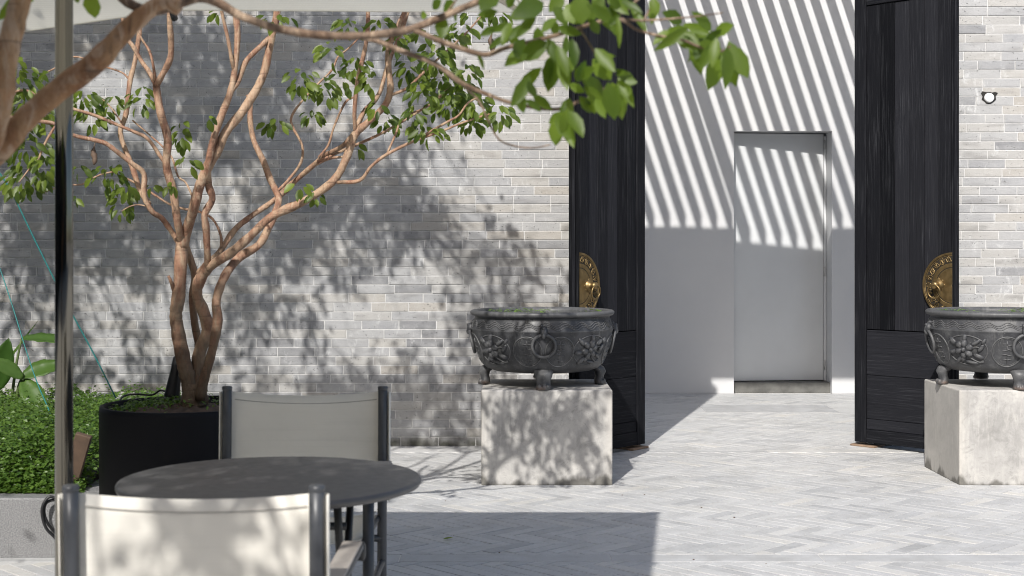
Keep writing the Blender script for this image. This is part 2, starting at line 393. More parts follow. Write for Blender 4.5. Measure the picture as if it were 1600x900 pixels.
def paver_mesh(q):
    if sum(q[i][0] * q[(i + 1) % len(q)][1] - q[(i + 1) % len(q)][0] * q[i][1] for i in range(len(q))) < 0: q = q[::-1]
    cx, cy = sum(p[0] for p in q) / len(q), sum(p[1] for p in q) / len(q)
    z = rng.uniform(-.0012, .0008); V = []; k = len(q)
    for p in q: V.append((p[0], p[1], -.004))
    for p in q: V.append((p[0], p[1], z - .0012))
    for p in q:
        d = math.hypot(p[0] - cx, p[1] - cy) + 1e-6; e = min(.003, d * .2) / d
        V.append((p[0] + (cx - p[0]) * e, p[1] + (cy - p[1]) * e, z))
    F = [(i, (i + 1) % k, k + (i + 1) % k, k + i) for i in range(k)] + [(k + i, k + (i + 1) % k, 2 * k + (i + 1) % k, 2 * k + i) for i in range(k)]
    F.append(tuple(2 * k + i for i in range(k)))
    return V, F, (cx, cy)
def visible_floor(q):
    cx, cy = sum(p[0] for p in q) / len(q), sum(p[1] for p in q) / len(q)
    px, py = 800 + cx / cy * FPX, 388 + CAMZ * FPX / cy
    if not (600 < px < 1600 and py < 906): return 1e3 + cy
    if 752 < px < 957 and py < 757: return 1e3 + cy
    return cy
pavers.sort(key=visible_floor)
VV, FF, TT = [], [], []
for i, q in enumerate(pavers):
    V, F, c = paver_mesh(q); tn = min(1, max(0, rng.gauss(.5, .24)))
    if i < 300:
        o = obj('paver', [(v[0] - c[0], v[1] - c[1], v[2]) for v in V], F, M['paver'], pav, False, [tn] * len(V), (c[0], c[1], 0))
    else:
        b0 = len(VV); VV += V; FF += [tuple(b0 + k for k in f) for f in F]; TT += [tn] * len(V)
tag(obj('pavers', VV, FF, M['paver'], pav, False, TT), kind='stuff')

M['blocker'] = simple('blocker_dark', (.035, .035, .036), .7, 0, 5, .3)
sw = box('light_blocker', -6.6, -6.3, -7, 9.6, -.02, 6.5, M['blocker']); tag(sw, kind='structure')  # unseen dark slab added for the pole to reflect and to cut sky light
sw = box('light_blocker', -6.6, 11, -7.4, -7.003, -.02, 6.5, M['blocker']); tag(sw, kind='structure')  # second added slab, behind the camera, holding back low sky light
# ------------------------------------------------------------------ brick walls with the gate opening
WY = 9.7; PITCH = .0612; BL = .2555
def brick_geo(w, h, tn, jig):
    e = .0022; d = .014; V = []
    x0, x1, z0, z1 = -w / 2, w / 2, -h / 2, h / 2
    def c(k): return jig.uniform(-k, k)
    V += [(x0, d, z0), (x1, d, z0), (x1, d, z1), (x0, d, z1)]
    V += [(x0 + c(.001), .001, z0), (x1 + c(.001), .001, z0), (x1 + c(.001), .001, z1), (x0 + c(.001), .001, z1)]
    V += [(x0 + e + c(.0018), c(.0012), z0 + e + c(.0013)), (x1 - e + c(.0018), c(.0012), z0 + e + c(.0013)), (x1 - e + c(.0018), c(.0012), z1 - e + c(.0013)), (x0 + e + c(.0018), c(.0012), z1 - e + c(.0013))]
    F = [(a, b, 4 + b, 4 + a) for a, b in ((0, 1), (1, 2), (2, 3), (3, 0))] + [(4 + a, 4 + b, 8 + b, 8 + a) for a, b in ((0, 1), (1, 2), (2, 3), (3, 0))] + [(8, 9, 10, 11)]
    return V, F, [tn] * 12
def brick_tone():
    r = rng.random()
    if r < .05: return rng.uniform(0.03, .16)
    if r < .70: return min(.78, max(.22, rng.gauss(.48, .13)))
    if r < .99: return rng.uniform(.7, .9)
    return rng.uniform(.93, 1)
shared = [mesh_from('brick', *(lambda q: (q[0], q[1]))(brick_geo(BL - .0062, PITCH - .0062, 0, rng)), M['brick'], False, [0] * 12) for _ in range(0)]
var_meshes = []
for k in range(36):
    V, F, T = brick_geo(BL - .0062, PITCH - .0062, brick_tone(), rng); var_meshes.append(mesh_from('brick', V, F, M['brick'], False, T))
def build_wall(label, x0, x1, spots, seen):
    root = box('brick_wall', x0, x1, WY + .0036, WY + .30, 0, 4.28, M['mortar']); tag(root, label, 'wall')
    if spots: 
        bm = bmesh.new(); bm_box(bm, .881, 2.439, WY + .02, WY + .299, 3.108, 4.279); o = bm_obj('lintel', bm, M['concrete'], root)
    box('bounce_coat', x0 + .002, x1 - .002, WY + .3005, WY + .315, 0, 4.276, M['white'], root)  # unseen white back coat, added to bounce light into the passage
    allb = []
    for r in range(58):
        z = (r + .5) * PITCH
        off = ((r % 2) * .5 + rng.uniform(-.17, .17)) * BL; x = x0 - off
        while x < x1:
            w = BL * (1 if rng.random() > .05 else rng.choice((.5, .62)))
            a, b = max(x, x0), min(x + w, x1)
            if b - a > .02: allb.append(((a + b) / 2, z, b - a, abs(b - a - BL) < 1e-4))
            x += w
    def rank(bk):
        px, py = 800 + bk[0] / WY * FPX, 388 - (bk[1] - CAMZ) / WY * FPX
        return seen(px, py)
    full = sorted([b for b in allb if b[3]], key=rank)[:300]
    ids = {id(b) for b in full}
    for b in full:
        o = bpy.data.objects.new('brick', rng.choice(var_meshes)); o.location = (b[0], WY + rng.uniform(-.0018, .0018), b[1])
        if rng.random() < .5: o.rotation_euler = (0, math.pi, 0)
        link(o, root)
    VV, FF, TT = [], [], []
    for b in allb:
        if id(b) in ids: continue
        V, F, T = brick_geo(b[2] - .0062, PITCH - .0062, brick_tone(), rng); b0 = len(VV)
        VV += [(v[0] + b[0], v[1] + WY, v[2] + b[1]) for v in V]; FF += [tuple(b0 + k for k in f) for f in F]; TT += T
    tag(obj('bricks', VV, FF, M['brick'], root, False, TT), kind='stuff')
    return root
build_wall('long grey brick wall behind the potted tree, dappled with leaf shadow', -5.2, .88, True,
           lambda px, py: (0 if (380 < px < 886 and 35 < py < 700) else 900) + abs(px - 640) * .9 + abs(py - 360) * .35)
build_wall('bright sunlit strip of grey brick wall behind the second iron cauldron, with a round white cap', 2.44, 5.4, False,
           lambda px, py: (0 if (1495 < px < 1605 and py < 600) else 900) + abs(px - 1550) * .5)
pc = thing('pipe_cap', 'round white plastic pipe cap set in a ragged hole in the brick wall', 'pipe cap', P(1545, 153, WY))
V, F = [], []; lathe(V, F, [(0, .022), (.026, .021), (.031, .016), (.034, .0), (.034, -.03)], 28)
obj('cap', [(v[0], -v[2], v[1]) for v in V], [f[::-1] for f in F], M['pipe'], pc, True)
ang = [2 * math.pi * k / 22 for k in range(22)]
rr = [.041 + .010 * rng.random() + (.022 if 0.3 < (a % 6.28) < 1.0 or 2.1 < a < 2.6 else 0) for a in ang]
V = [(0, -.0042, 0)] + [(r * math.cos(a), -.004, r * math.sin(a) * .85) for r, a in zip(rr, ang)] + [(r * math.cos(a), .006, r * math.sin(a) * .85) for r, a in zip(rr, ang)]
F = [(0, 1 + (k + 1) % 22, 1 + k) for k in range(22)] + [(1 + k, 1 + (k + 1) % 22, 23 + (k + 1) % 22, 23 + k) for k in range(22)]
obj('hole_patch', V, F, M['hole'], pc)  # flat dark patch on the bricks: shade inside the hole painted as colour

# ------------------------------------------------------------------ passage: white wall, door, slats overhead
PY = 13.2
bm = bmesh.new()
bm_box(bm, -3, 2.062, PY, PY + .5, 0, 4.6); bm_box(bm, 2.973, 9, PY, PY + .5, 0, 4.6); bm_box(bm, 2.062, 2.973, PY, PY + .5, 2.44, 4.6)
ww = bm_obj('white_wall', bm, M['white']); tag(ww, 'smooth white rendered wall beyond the gate, striped by slat shadows', 'wall')
wd = thing('white_door', 'plain white door set back in the white wall, slightly ajar', 'door', (2.953, 13.46, 0.105))
yaw = math.atan2(.095, .845)
wd.rotation_euler = (0, 0, yaw)
box('door_leaf', -.886, -.008, -.02, .02, 0, 2.326, M['doorpaint'], wd, .003)
for z in (.10, .98, 2.18):
    tube_obj('hinge', [(-.002, -.026, z), (-.002, -.026, z + .09)], .008, M['steel'], wd, 10, 1)
fr = thing('door_frame', 'white painted frame around the white door', 'door frame', (2.95, 13.4, 0))
box('jamb', .0, .0215, .035, .14, .10, 2.41, M['doorpaint'], fr, .003); box('head', -.887, -.0065, .085, .14, 2.408, 2.439, M['doorpaint'], fr, .003)
box('stop', -.887, .021, .15, .19, .10, 2.43, M['doorpaint'], fr)
st = box('threshold', 2.064, 2.971, 13.27, 13.62, -.003, .098, M['sill'], None, .006); tag(st, 'dark stained concrete step under the white door', 'step')
pg = thing('pergola', 'row of timber slats over the passage casting stripes on the white wall', 'pergola', (0, 11.6, 4.285))
sm = bpy.data.meshes.new('slat')
bm = bmesh.new(); bm_box(bm, -.02, .02, -1.65, 1.588, 0, .15); bm.to_mesh(sm); bm.free(); sm.materials.append(M['slat'])
for k in range(-16, 32):
    o = bpy.data.objects.new('slat', sm); o.location = (.395 + .1457 * k, 0, .006); link(o, pg)
o = bpy.data.objects.new('slat', sm); o.location = (.395 + .1457 * 5 + .107, 0, .006); link(o, pg)
box('beam', -2.6, 5.2, 1.5, 1.592, -.12, -.002, M['slat'], pg)

# ------------------------------------------------------------------ black gate doors with brass plates
def gate(label, hinge, d, side):
    """local x runs from the hinge to the meeting edge, local -y faces the courtyard"""
    ang = math.atan2(d[1], d[0])
    root = thing('gate_door', label, 'door', (hinge[0], hinge[1], 0), 'black timber gate doors', ang)
    sy = 1 if side > 0 else -1                          # visible face: -y for the right door, +y for the left
    L, T, H = .74, .085, 3.14
    def bx(name, x0, x1, f0, f1, z0, z1, mat, tone=.4, bev=.003, parent=root):
        bm = bmesh.new(); ya, yb = f0 * sy, f1 * sy
        bm_box(bm, x0, x1, min(ya, yb), max(ya, yb), z0, z1, bev, 1)
        o = bm_obj(name, bm, mat, parent)
        a = o.data.attributes.new('tone', 'FLOAT', 'POINT'); a.data.foreach_set('value', [tone] * len(o.data.vertices)); return o
    bx('back_panel', .02, L - .012, .034, T - .003, .035, H - .01, M['woodv'], .2, 0)
    bx('stile', 0, .09, 0, T, .03, H, M['woodv'], .35); bx('stile', .638, L - .0105, 0, T - .002, .03, H, M['woodv'], .45)
    bx('rail', .091, .637, .003, T - .004, .032, .12, M['woodh'], .4); bx('rail', .091, .637, .003, T - .004, 3.0, H - .003, M['woodh'], .3)
    x = .0915
    for k, w in enumerate((.103, .112, .108, .115, .105)):
        bx('plank', x, x + w - .002, .0105 + rng.uniform(0, .004), .033, .801, 2.998, M['woodv'], rng.random(), .0025); x += w + .0003
    z = .1215
    for hgt in (.072, .298, .306):
        bx('board', .0915, .6365, .0085 + rng.uniform(0, .003), .033, z, z + hgt - .0025, M['woodh'], rng.random(), .0025); z += hgt
    bx('astragal', L - .010, L, .0, .03, .03, H, M['woodv'], .1, .004); bx('astragal', L - .010, L + .006, .0325, .058, .03, H, M['woodv'], .5, .006); bx('astragal', L - .010, L, .0605, T, .03, H, M['woodv'], .1, .004)
    bx('pivot_plate', -.03, .16, -.01, T + .05, -.001, .012, M['rust'], .5, .003)
    # half round brass plate, centre on the meeting edge
    zc, Rr = 1.11, .213
    pl = bpy.data.objects.new('brass_plate', None); pl.location = (L - .0005, -.0005 * sy, zc); link(pl, root)
    def half(name, r0, r1, h0, h1, mat, n=40):
        V, F = [], []
        for i in range(n + 1):
            a = math.pi / 2 + math.pi * i / n; c, s_ = math.cos(a), math.sin(a)
            for r, h in ((r0, 0.), (r0, h0), (r0 + .002, h1), (r1 - .002, h1), (r1, h0), (r1, 0.)): V.append((r * c, -h * sy, r * s_))
        for i in range(n):
            for k in range(5): F.append((i * 6 + k, (i + 1) * 6 + k, (i + 1) * 6 + k + 1, i * 6 + k + 1))
        F += [tuple(range(6)), tuple(n * 6 + k for k in range(6))]
        if sy < 0: F = [f[::-1] for f in F]
        return obj(name, V, F, mat, pl)
    half('dark_ground', .002, Rr - .002, .003, .0035, M['brassd'])
    half('outer_rim', Rr - .014, Rr, .007, .009, M['brass']); half('bead', Rr - .021, Rr - .017, .005, .006, M['brass'])
    half('inner_band', .118, .143, .006, .007, M['brass']); half('centre_disc', .003, .112, .005, .006, M['brass'])
    V, F = [], []
    nS = 11
    for k in range(nS):                                 # scrolls between the rims
        a = math.pi / 2 + math.pi * (k + .5) / nS; rm = .1675; fl = 1 if k % 2 else -1
        pts = []
        for t in np.linspace(-1, 1, 15):
            aa = a + t * .115; r_ = rm + fl * .016 * math.sin(t * 4.2) 
            pts.append((r_ * math.cos(aa), -.006 * sy, r_ * math.sin(aa)))
        tube(V, F, pts, [.0016 + .0022 * math.cos(t * 1.5) for t in np.linspace(-1, 1, 15)], 6, 1)
        for (da, dr, rad) in ((-.07, fl * .010, .0095), (.075, -fl * .010, .0095), (.0, -fl * .017, .006)):
            pts = []
            for t in np.linspace(0, 4.9, 11):
                rr_ = rad * (1 - t / 8.5)
                aa = a + da; cxx, czz = (rm + dr) * math.cos(aa), (rm + dr) * math.sin(aa)
                pts.append((cxx + rr_ * math.cos(t * fl + aa), -.0055 * sy, czz + rr_ * math.sin(t * fl + aa)))
            tube(V, F, pts, .0021, 5, 1)
    obj('scroll_relief', V, F, M['brass'], pl, True)
    kx, kz = -.098, .0
    V, F = [], []
    for k in range(8):
        a = 2 * math.pi * k / 8
        ellipsoid(V, F, (kx + .034 * math.cos(a), -.006 * sy, kz + .034 * math.sin(a)), (.017 * math.cos(a), 0, .017 * math.sin(a)), (-.012 * math.sin(a), 0, .012 * math.cos(a)), (0, .0018, 0), 8, 4)
    obj('petal_rosette', V, F, M['brass'], pl, True)
    V, F = [], []; lathe(V, F, [(.040, 0), (.037, .010), (.026, .018), (.021, .028), (.024, .038), (.027, .048), (.020, .060), (.0, .064)], 20)
    obj('knob', [(v[0] + kx, -(v[2] + .005) * sy, v[1] + kz) for v in V], F, M['brass'], pl, True)
    pts = [(kx + .044 * math.sin(a) , -(.060 + .006 * math.cos(a)) * sy, kz - .040 + .044 * math.cos(a)) for a in np.linspace(0, 2 * math.pi, 28, endpoint=False)]
    tube_obj('pull_ring', pts, .0056, M['brass'], pl, 8, 1, 0, True)
    return root
gate('black timber gate door hinged beside the left cauldron, lit edge-on with half a brass plate', (.90, 9.6), (-.64, -.768), -1)
gate('black timber gate door in front of the sunlit right wall strip, half brass plate showing in full light', (2.342, 9.72), (.68, -.733), 1)

# ------------------------------------------------------------------ pedestals and iron cauldrons
def pedestal(label, cx):
    o = box('pedestal', -.374, .374, -.345, .345, -.003, .541, M['concrete'], None, .007, 2, (cx, 8.445, 0))
    return tag(o, label, 'pedestal', 'concrete pedestals at the gate')
pedestal('concrete pedestal in leaf shade, under the first cauldron beside the brick wall', .199)
pedestal('concrete pedestal in full sun with its shaded side showing, cut by the photo edge', 2.924)
PROF = [(0, .078), (.20, .080), (.29, .088), (.335, .104), (.357, .125), (.374, .16), (.394, .21), (.409, .26), (.417, .305), (.421, .327), (.425, .333), (.421, .339), (.416, .355), (.406, .388), (.400, .402), (.404, .409), (.421, .414), (.429, .424), (.429, .434), (.420, .442), (.407, .444), (.393, .438), (.386, .42), (.380, .38), (.368, .30)]
def rad_at(z):
    for (r0, z0), (r1, z1) in zip(PROF[2:14], PROF[3:15]):
        if z0 <= z <= z1: return r0 + (r1 - r0) * (z - z0) / (z1 - z0 + 1e-9)
    return .4
def sp(phi, z, h=0.0):                                   # phi 0 faces -y
    r = rad_at(z) + h; return np.array((r * math.sin(phi), -r * math.cos(phi), z))
def frame(phi, z):
    e = sp(phi, z + .01) - sp(phi, z - .01); e /= np.linalg.norm(e); tx = np.array((math.cos(phi), math.sin(phi), 0)); n = np.cross(tx, e)
    return tx, e, n
def cauldron(label, cx, seed):
    rg = random.Random(seed)
    root = thing('cauldron', label, 'cauldron', (cx, 8.47, .5415), 'cast iron cauldrons on concrete pedestals')
    V, F = [], []; lathe(V, F, PROF, 72); obj('body', V, F, M['iron'], root, True)
    V, F = [], []; lathe(V, F, [(0, .424), (.3855, .424)], 48); obj('water', V, F, M['water'], root, True)
    V, F, T = [], [], []
    for k in range(420):                                 # floating weed
        a, r = rg.uniform(0, 6.28), .375 * math.sqrt(rg.random()); x, y = r * math.cos(a), r * math.sin(a)
        if math.sin(x * 9 + seed) + math.sin(y * 11 + x * 5) < .1: continue
        s = rg.uniform(.006, .014); b = len(V); th = rg.uniform(0, 6.28); z = .4262 + rg.uniform(0, .012)
        for q in range(5): V.append((x + s * math.cos(th + q * 1.2566), y + s * .8 * math.sin(th + q * 1.2566), z + rg.uniform(0, .004)))
        F.append(tuple(range(b, b + 5))); T += [rg.random()] * 5
    for k in range(9):
        a, r = rg.uniform(0, 6.28), .36 * math.sqrt(rg.random()); x, y = r * math.cos(a), r * math.sin(a); th = rg.uniform(0, 6.28); s = rg.uniform(.03, .05); b = len(V)
        dx, dy = math.cos(th), math.sin(th)
        V += [(x - dx * s, y - dy * s, .428), (x - dy * s * .35, y + dx * s * .35, .436), (x + dx * s, y + dy * s, .446), (x + dy * s * .35, y - dx * s * .35, .436)]
        F.append((b, b + 1, b + 2, b + 3)); T += [rg.random()] * 4
    tag(obj('floating_weed', V, F, M['duck'], root, False, T), kind='stuff')
    V, F = [], []                                        # band of waves under the lip
    for off in (0, .012, .024):
        pts = []
        for i in range(240):
            a = 2 * math.pi * i / 240; z = .352 + off * .95 + .0105 * math.sin(a * 24 + off * 30); pts.append(sp(a, z, .0008))
        tube(V, F, pts, .0030, 5, 1, 0, True, True)
    obj('wave_band', V, F, M['iron'], root, True)
    for q in range(4):
        p0 = q * math.pi / 2
        # lion foot
        V, F = [], []; c, s_ = math.sin(p0), -math.cos(p0); tx = np.array((math.cos(p0), math.sin(p0), 0))
        prof = [(.275, .125, .062, .05), (.318, .105, .058, .05), (.345, .078, .050, .036), (.342, .052, .042, .026), (.338, .030, .041, .027), (.346, .014, .046, .034), (.348, .0, .043, .032)]
        b = len(V); S = 14
        for (r_, z_, wt, wr) in prof:
            for k in range(S):
                a = 2 * math.pi * k / S; lob = 1 + (.07 * math.cos(a * 5) if z_ < .035 else 0)
                V.append(np.array((c * r_, s_ * r_, z_)) + tx * wt * math.cos(a) * lob + np.array((c, s_, 0)) * wr * math.sin(a) * lob)
        for i in range(len(prof) - 1):
            for k in range(S): F.append((b + i * S + k, b + i * S + (k + 1) % S, b + (i + 1) * S + (k + 1) % S, b + (i + 1) * S + k))
        F.append(tuple(b + (len(prof) - 1) * S + k for k in range(S)))
        for k in (-1, 0, 1): ellipsoid(V, F, np.array((c * .366, s_ * .366, .016)) + tx * .024 * k, tx * .012, np.array((c, s_, 0)) * .014, (0, 0, .015), 8, 5)
        obj('foot', V, F, M['iron'], root, True)
        # handle: mask boss with hanging ring
        hd = bpy.data.objects.new('ring_handle', None); link(hd, root)
        tx, e, n = frame(p0, .34)
        V, F = [], []; ellipsoid(V, F, sp(p0, .335, .004), tx * .024, e * .034, n * .022, 12, 8); ellipsoid(V, F, sp(p0, .352, .020), tx * .013, e * .012, n * .013, 8, 6)
        for sgn in (-1, 1): ellipsoid(V, F, sp(p0, .368, .004) + tx * .013 * sgn, tx * .007, e * .012, n * .009, 8, 5); ellipsoid(V, F, sp(p0, .345, .018) + tx * .010 * sgn, tx * .005, e * .005, n * .006, 6, 5)
        tube(V, F, [sp(p0, .33, .012), sp(p0, .318, .026), sp(p0, .305, .022), sp(p0, .303, .008)], .0085, 8, 3)
        obj('mask_boss', V, F, M['iron'], hd, True)
        cen = sp(p0, .312, .020) + np.array((0, 0, -.064)); n2 = np.array((c, s_, 0)); dn = np.array((0, 0, -1.)) - n2 * .24; dn /= np.linalg.norm(dn)
        cen = sp(p0, .316, .013) + dn * .064
        pts = [cen + tx * .066 * math.cos(a) + dn * .066 * math.sin(a) for a in np.linspace(0, 2 * math.pi, 36, endpoint=False)]
        tube_obj('ring', pts, .0088, M['iron'], hd, 10, 1, 0, True)
        # coin medallions either side, scale pattern between
        for sgn in (-1, 1):
            V, F = [], []; pm = p0 + sgn * .235
            for rr_, w_ in ((.086, .0040), (.078, .0016)):
                pts = [sp(pm + rr_ * math.cos(a) / .41, .218 + rr_ * math.sin(a), .0008) for a in np.linspace(0, 2 * math.pi, 40, endpoint=False)]
                tube(V, F, pts, w_, 6, 1, 0, True, True)
            for zz in (.17, .20, .23, .26):               # worn characters on the coin
                for dx in (-.012, .012): tube(V, F, [sp(pm + (dx - .014) / .41, zz + rg.uniform(-.006, .006), .001), sp(pm + (dx + .014) / .41, zz + rg.uniform(-.006, .006), .001)], .003, 5, 1)
            tube(V, F, [sp(pm, .155, .001), sp(pm, .28, .001)], .0028, 5, 2)
            obj('coin_medallion', V, F, M['iron'], root, True)
        # peony between two handles
        V, F = [], []; pf = p0 + math.pi / 4 - .03
        def at(dx, dz, h=0): return sp(pf + dx / .41, .222 + dz, h)
        def blob(dx, dz, a, lx, ly, h=.011):
            dx *= 1.22; dz *= 1.12; lx *= 1.3; ly *= 1.35; h *= 1.15
            tx, e, n = frame(pf + dx / .41, .222 + dz); u = tx * math.cos(a) + e * math.sin(a); v = -tx * math.sin(a) + e * math.cos(a)
            ellipsoid(V, F, at(dx, dz, .001), u * lx, v * ly, n * h, 9, 5)
        blob(-.01, .005, 0, .014, .014, .020)
        for k in range(6):
            a = k * 1.047 + .3; blob(-.01 + .030 * math.cos(a), .005 + .030 * math.sin(a), a, .022, .016, .014 + .003 * (k % 2))
        for (dx, dz, a, lx, ly) in ((.052, .040, .5, .028, .010), (.075, .012, .9, .026, .011), (.060, -.030, -.4, .028, .011), (-.065, .045, 2.4, .026, .012), (-.075, -.010, 3.3, .024, .011), (-.05, -.052, 3.9, .026, .010), (.02, -.062, -.2, .034, .008), (.0, .062, 1.4, .020, .012), (-.025, -.045, 4.4, .017, .013), (.090, .048, .9, .018, .009)):
            blob(dx, dz, a, lx, ly, .010)
        tube(V, F, [at(.0, -.02, .004), at(.03, -.05, .004), at(.07, -.068, .004), at(.10, -.066, .003)], .0042, 6, 3)
        tube(V, F, [at(.03, .01, .004), at(.06, .02, .005), at(.09, .015, .004)], .0035, 6, 3)
        tube(V, F, [at(.130 * math.cos(t), .086 * math.sin(t), .0008) for t in np.linspace(0, 2 * math.pi, 40, endpoint=False)], .0034, 6, 1, 0, True, True)
        obj('flower_relief', V, F, M['iron'], root, True)
    return root
cauldron('ornate dark iron cauldron with ring handles, left of the open gate, before the dappled wall', .18, 3)
cauldron('ornate iron cauldron in full sun at the photo edge, green weed floating inside', 2.91, 5)

# ------------------------------------------------------------------ leaves
def leaf_arrays(base, d, up, L, W, curl, fold):
    """8-vertex folded leaf; returns verts, faces"""
    base, d, up = np.array(base, float), np.array(d, float), np.array(up, float)
    d /= np.linalg.norm(d) + 1e-9; s = np.cross(d, up); s /= np.linalg.norm(s) + 1e-9; u = np.cross(s, d)
    V = []
    def pt(t, w): return base + d * (L * t) + s * (w * W / 2) + u * (-curl * L * t * t + fold * W * abs(w))
    V = [pt(0, 0), pt(.22, -.72), pt(.22, 0), pt(.22, .72), pt(.52, -1), pt(.52, 0), pt(.52, 1), pt(.80, -.62), pt(.80, 0), pt(.80, .62), pt(1, 0)]
    return V, LEAF_F
LEAF_F = [(0, 2, 1), (0, 3, 2), (1, 2, 5, 4), (2, 3, 6, 5), (4, 5, 8, 7), (5, 6, 9, 8), (7, 8, 10), (8, 9, 10)]
def leaf_variants(mat, n, w, name='leaf', ex=1.0):
    out = []
    for k in range(n):
        V, F = leaf_arrays((0, 0, 0), (0, 1, 0), (0, 0, 1), 1, w * rng.uniform(.9, 1.12), rng.uniform(.05, .28), rng.uniform(.10, .24))
        out.append(mesh_from(name, V, F, mat, True, [rng.random() ** ex] * 11))
    return out
LV = leaf_variants(M['leaf'], 14, .50); LV2 = leaf_variants(M['leaf2'], 16, .5, 'leaf', 1.4)
def leaf_matrix(base, d, up, L, W=None):
    d = Vector(d).normalized(); s = d.cross(Vector(up)); 
    if s.length < 1e-4: s = d.cross(Vector((1, 0, 0)))
    s.normalize(); u = s.cross(d); m = Matrix.Identity(4)
    wx = (W / .5) if W else L
    for i in range(3): m[i][0], m[i][1], m[i][2], m[i][3] = s[i] * wx, d[i] * L, u[i] * L, base[i]
    return m
def put_leaf(meshes, parent, base, d, up, L, W=None):
    o = bpy.data.objects.new('leaf', rng.choice(meshes)); link(o, parent); o.matrix_basis = leaf_matrix(base, d, up, L, W); return o
class LeafMass:
    def __init__(s): s.V, s.F, s.T = [], [], []
    def add(s, base, d, up, L, W, curl=.15, fold=.15):
        V, F = leaf_arrays(base, d, up, L, W, curl, fold); b = len(s.V); s.V += V; s.F += [tuple(b + i for i in f) for f in F]; s.T += [rng.random()] * 11
def rnd_dir(droop=.5):
    a = rng.uniform(0, 6.283); z = rng.uniform(-1, .45) - droop * .5
    return Vector((math.cos(a), math.sin(a), z)).normalized()

# ------------------------------------------------------------------ potted tree
PC = (-1.435, 6.24); PS = .365 / .47; PH = .668 / .484
pot = thing('tree_pot', 'large round matt black pot holding the pink-barked tree', 'pot', (PC[0], PC[1], 0))
V, F = [], []; lathe(V, F, [(0, 0), (.345, 0), (.362, .02), (.365, .645), (.362, .666), (.349, .668), (.345, .662), (.343, .58), (0, .58)], 64); obj('shell', V, F, M['pot'], pot, True)
V, F = [], []
for i in range(17):
    for k in range(40):
        r = .342 * i / 16; a = 6.2832 * k / 40; V.append((r * math.cos(a), r * math.sin(a), .612 + .045 * (1 - (r / .342) ** 2) + rng.uniform(-.008, .012) * (i < 16)))
for i in range(16):
    for k in range(40): F.append((i * 40 + k, (i + 1) * 40 + k, (i + 1) * 40 + (k + 1) % 40, i * 40 + (k + 1) % 40))
obj('soil', V, F, M['soil'], pot, True)
LM = LeafMass()
for k in range(1100):                                     # clover and moss on the soil
    a, r = rng.uniform(0, 6.28), .335 * math.sqrt(rng.random()); x, y = r * math.cos(a), r * math.sin(a)
    if x > -.02 and rng.random() < .7: continue
    if y < -.12 and x > -.2 and rng.random() < .75: continue
    LM.add((x, y, .622 + .045 * (1 - (r / .342) ** 2) + rng.uniform(0, .035)), rnd_dir(.1), (0, 0, 1), rng.uniform(.012, .023), rng.uniform(.010, .016))
for (x, y, h) in ((-.2, -.1, .07), (-.24, .05, .05), (-.08, .1, .055)):
    for k in range(8): LM.add((x + rng.uniform(-.02, .02), y, .635 + h * k / 7), rnd_dir(.1), (0, 0, 1), .022, .015)
tag(obj('ground_cover', LM.V, LM.F, M['hleaf'], pot, True, LM.T), kind='stuff')

tree = thing('potted_tree', 'multi-stemmed tree with peeling pinkish bark growing from the black pot', 'tree', (-1.40, 6.24, .64))
T0 = Vector(tree.location)
def br(name, pts, w, parent=tree, mat='bark', Y=6.24, sides=9, bump=.09, org=None):
    """pts: (x, y[, depth offset]) in photograph pixels; w: widths in pixels at both ends"""
    org = T0 if org is None else org
    P3 = [P(p[0], p[1], Y + (p[2] if len(p) > 2 else 0)) - org for p in pts]; n = len(pts)
    rad = [(w[0] + (w[1] - w[0]) * i / (n - 1)) / 2 / FPX * Y * (.86 if mat == 'bark' else .93) * rng.uniform(.93, 1.07) for i in range(n)]
    V, F = [], []; tube(V, F, P3, rad, sides, 4, bump)
    return obj(name, V, F, M[mat], parent, True)
b_ = 'branch'
# stems
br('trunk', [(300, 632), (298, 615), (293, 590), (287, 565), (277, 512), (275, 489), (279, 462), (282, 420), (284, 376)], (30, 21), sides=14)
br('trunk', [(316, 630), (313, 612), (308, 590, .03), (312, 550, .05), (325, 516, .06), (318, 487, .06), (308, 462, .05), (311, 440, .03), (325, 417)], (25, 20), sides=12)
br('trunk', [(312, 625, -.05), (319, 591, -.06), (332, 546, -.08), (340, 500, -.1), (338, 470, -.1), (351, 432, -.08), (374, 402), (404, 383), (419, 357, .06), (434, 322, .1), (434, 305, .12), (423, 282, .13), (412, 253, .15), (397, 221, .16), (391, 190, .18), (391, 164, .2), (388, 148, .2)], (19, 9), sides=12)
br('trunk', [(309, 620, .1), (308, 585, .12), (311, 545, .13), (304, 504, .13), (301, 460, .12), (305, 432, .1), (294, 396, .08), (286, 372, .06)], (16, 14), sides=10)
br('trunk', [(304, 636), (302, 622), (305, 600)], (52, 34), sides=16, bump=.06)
br(b_, [(283, 385), (271, 366), (253, 341, -.06), (238, 331, -.1), (225, 306, -.12), (225, 272, -.12), (207, 256, -.14), (179, 234, -.16), (160, 222, -.18), (114, 211, -.2), (88, 194, -.2), (50, 188, -.25), (6, 181, -.3), (-40, 170, -.3)], (11, 6))
br(b_, [(232, 318, -.1), (219, 297), (207, 262, .02), (196, 234, .05), (188, 206, .07), (197, 178, .08), (203, 128, .1), (210, 100, .12), (217, 60, .13), (220, 33, .15), (228, -20, .2), (235, -90, .25), (228, -170, .2)], (11, 8))
br(b_, [(284, 380), (277, 345, -.08), (270, 297, -.1), (260, 259, -.12), (262, 216, -.14), (252, 181, -.15), (246, 150, -.15), (244, 130, -.16)], (15, 13))
br(b_, [(244, 133, -.16), (233, 112, -.15), (222, 97, -.1), (209, 74, -.1), (200, 60, -.1), (190, 20, -.1), (180, -60, -.1)], (9, 7))
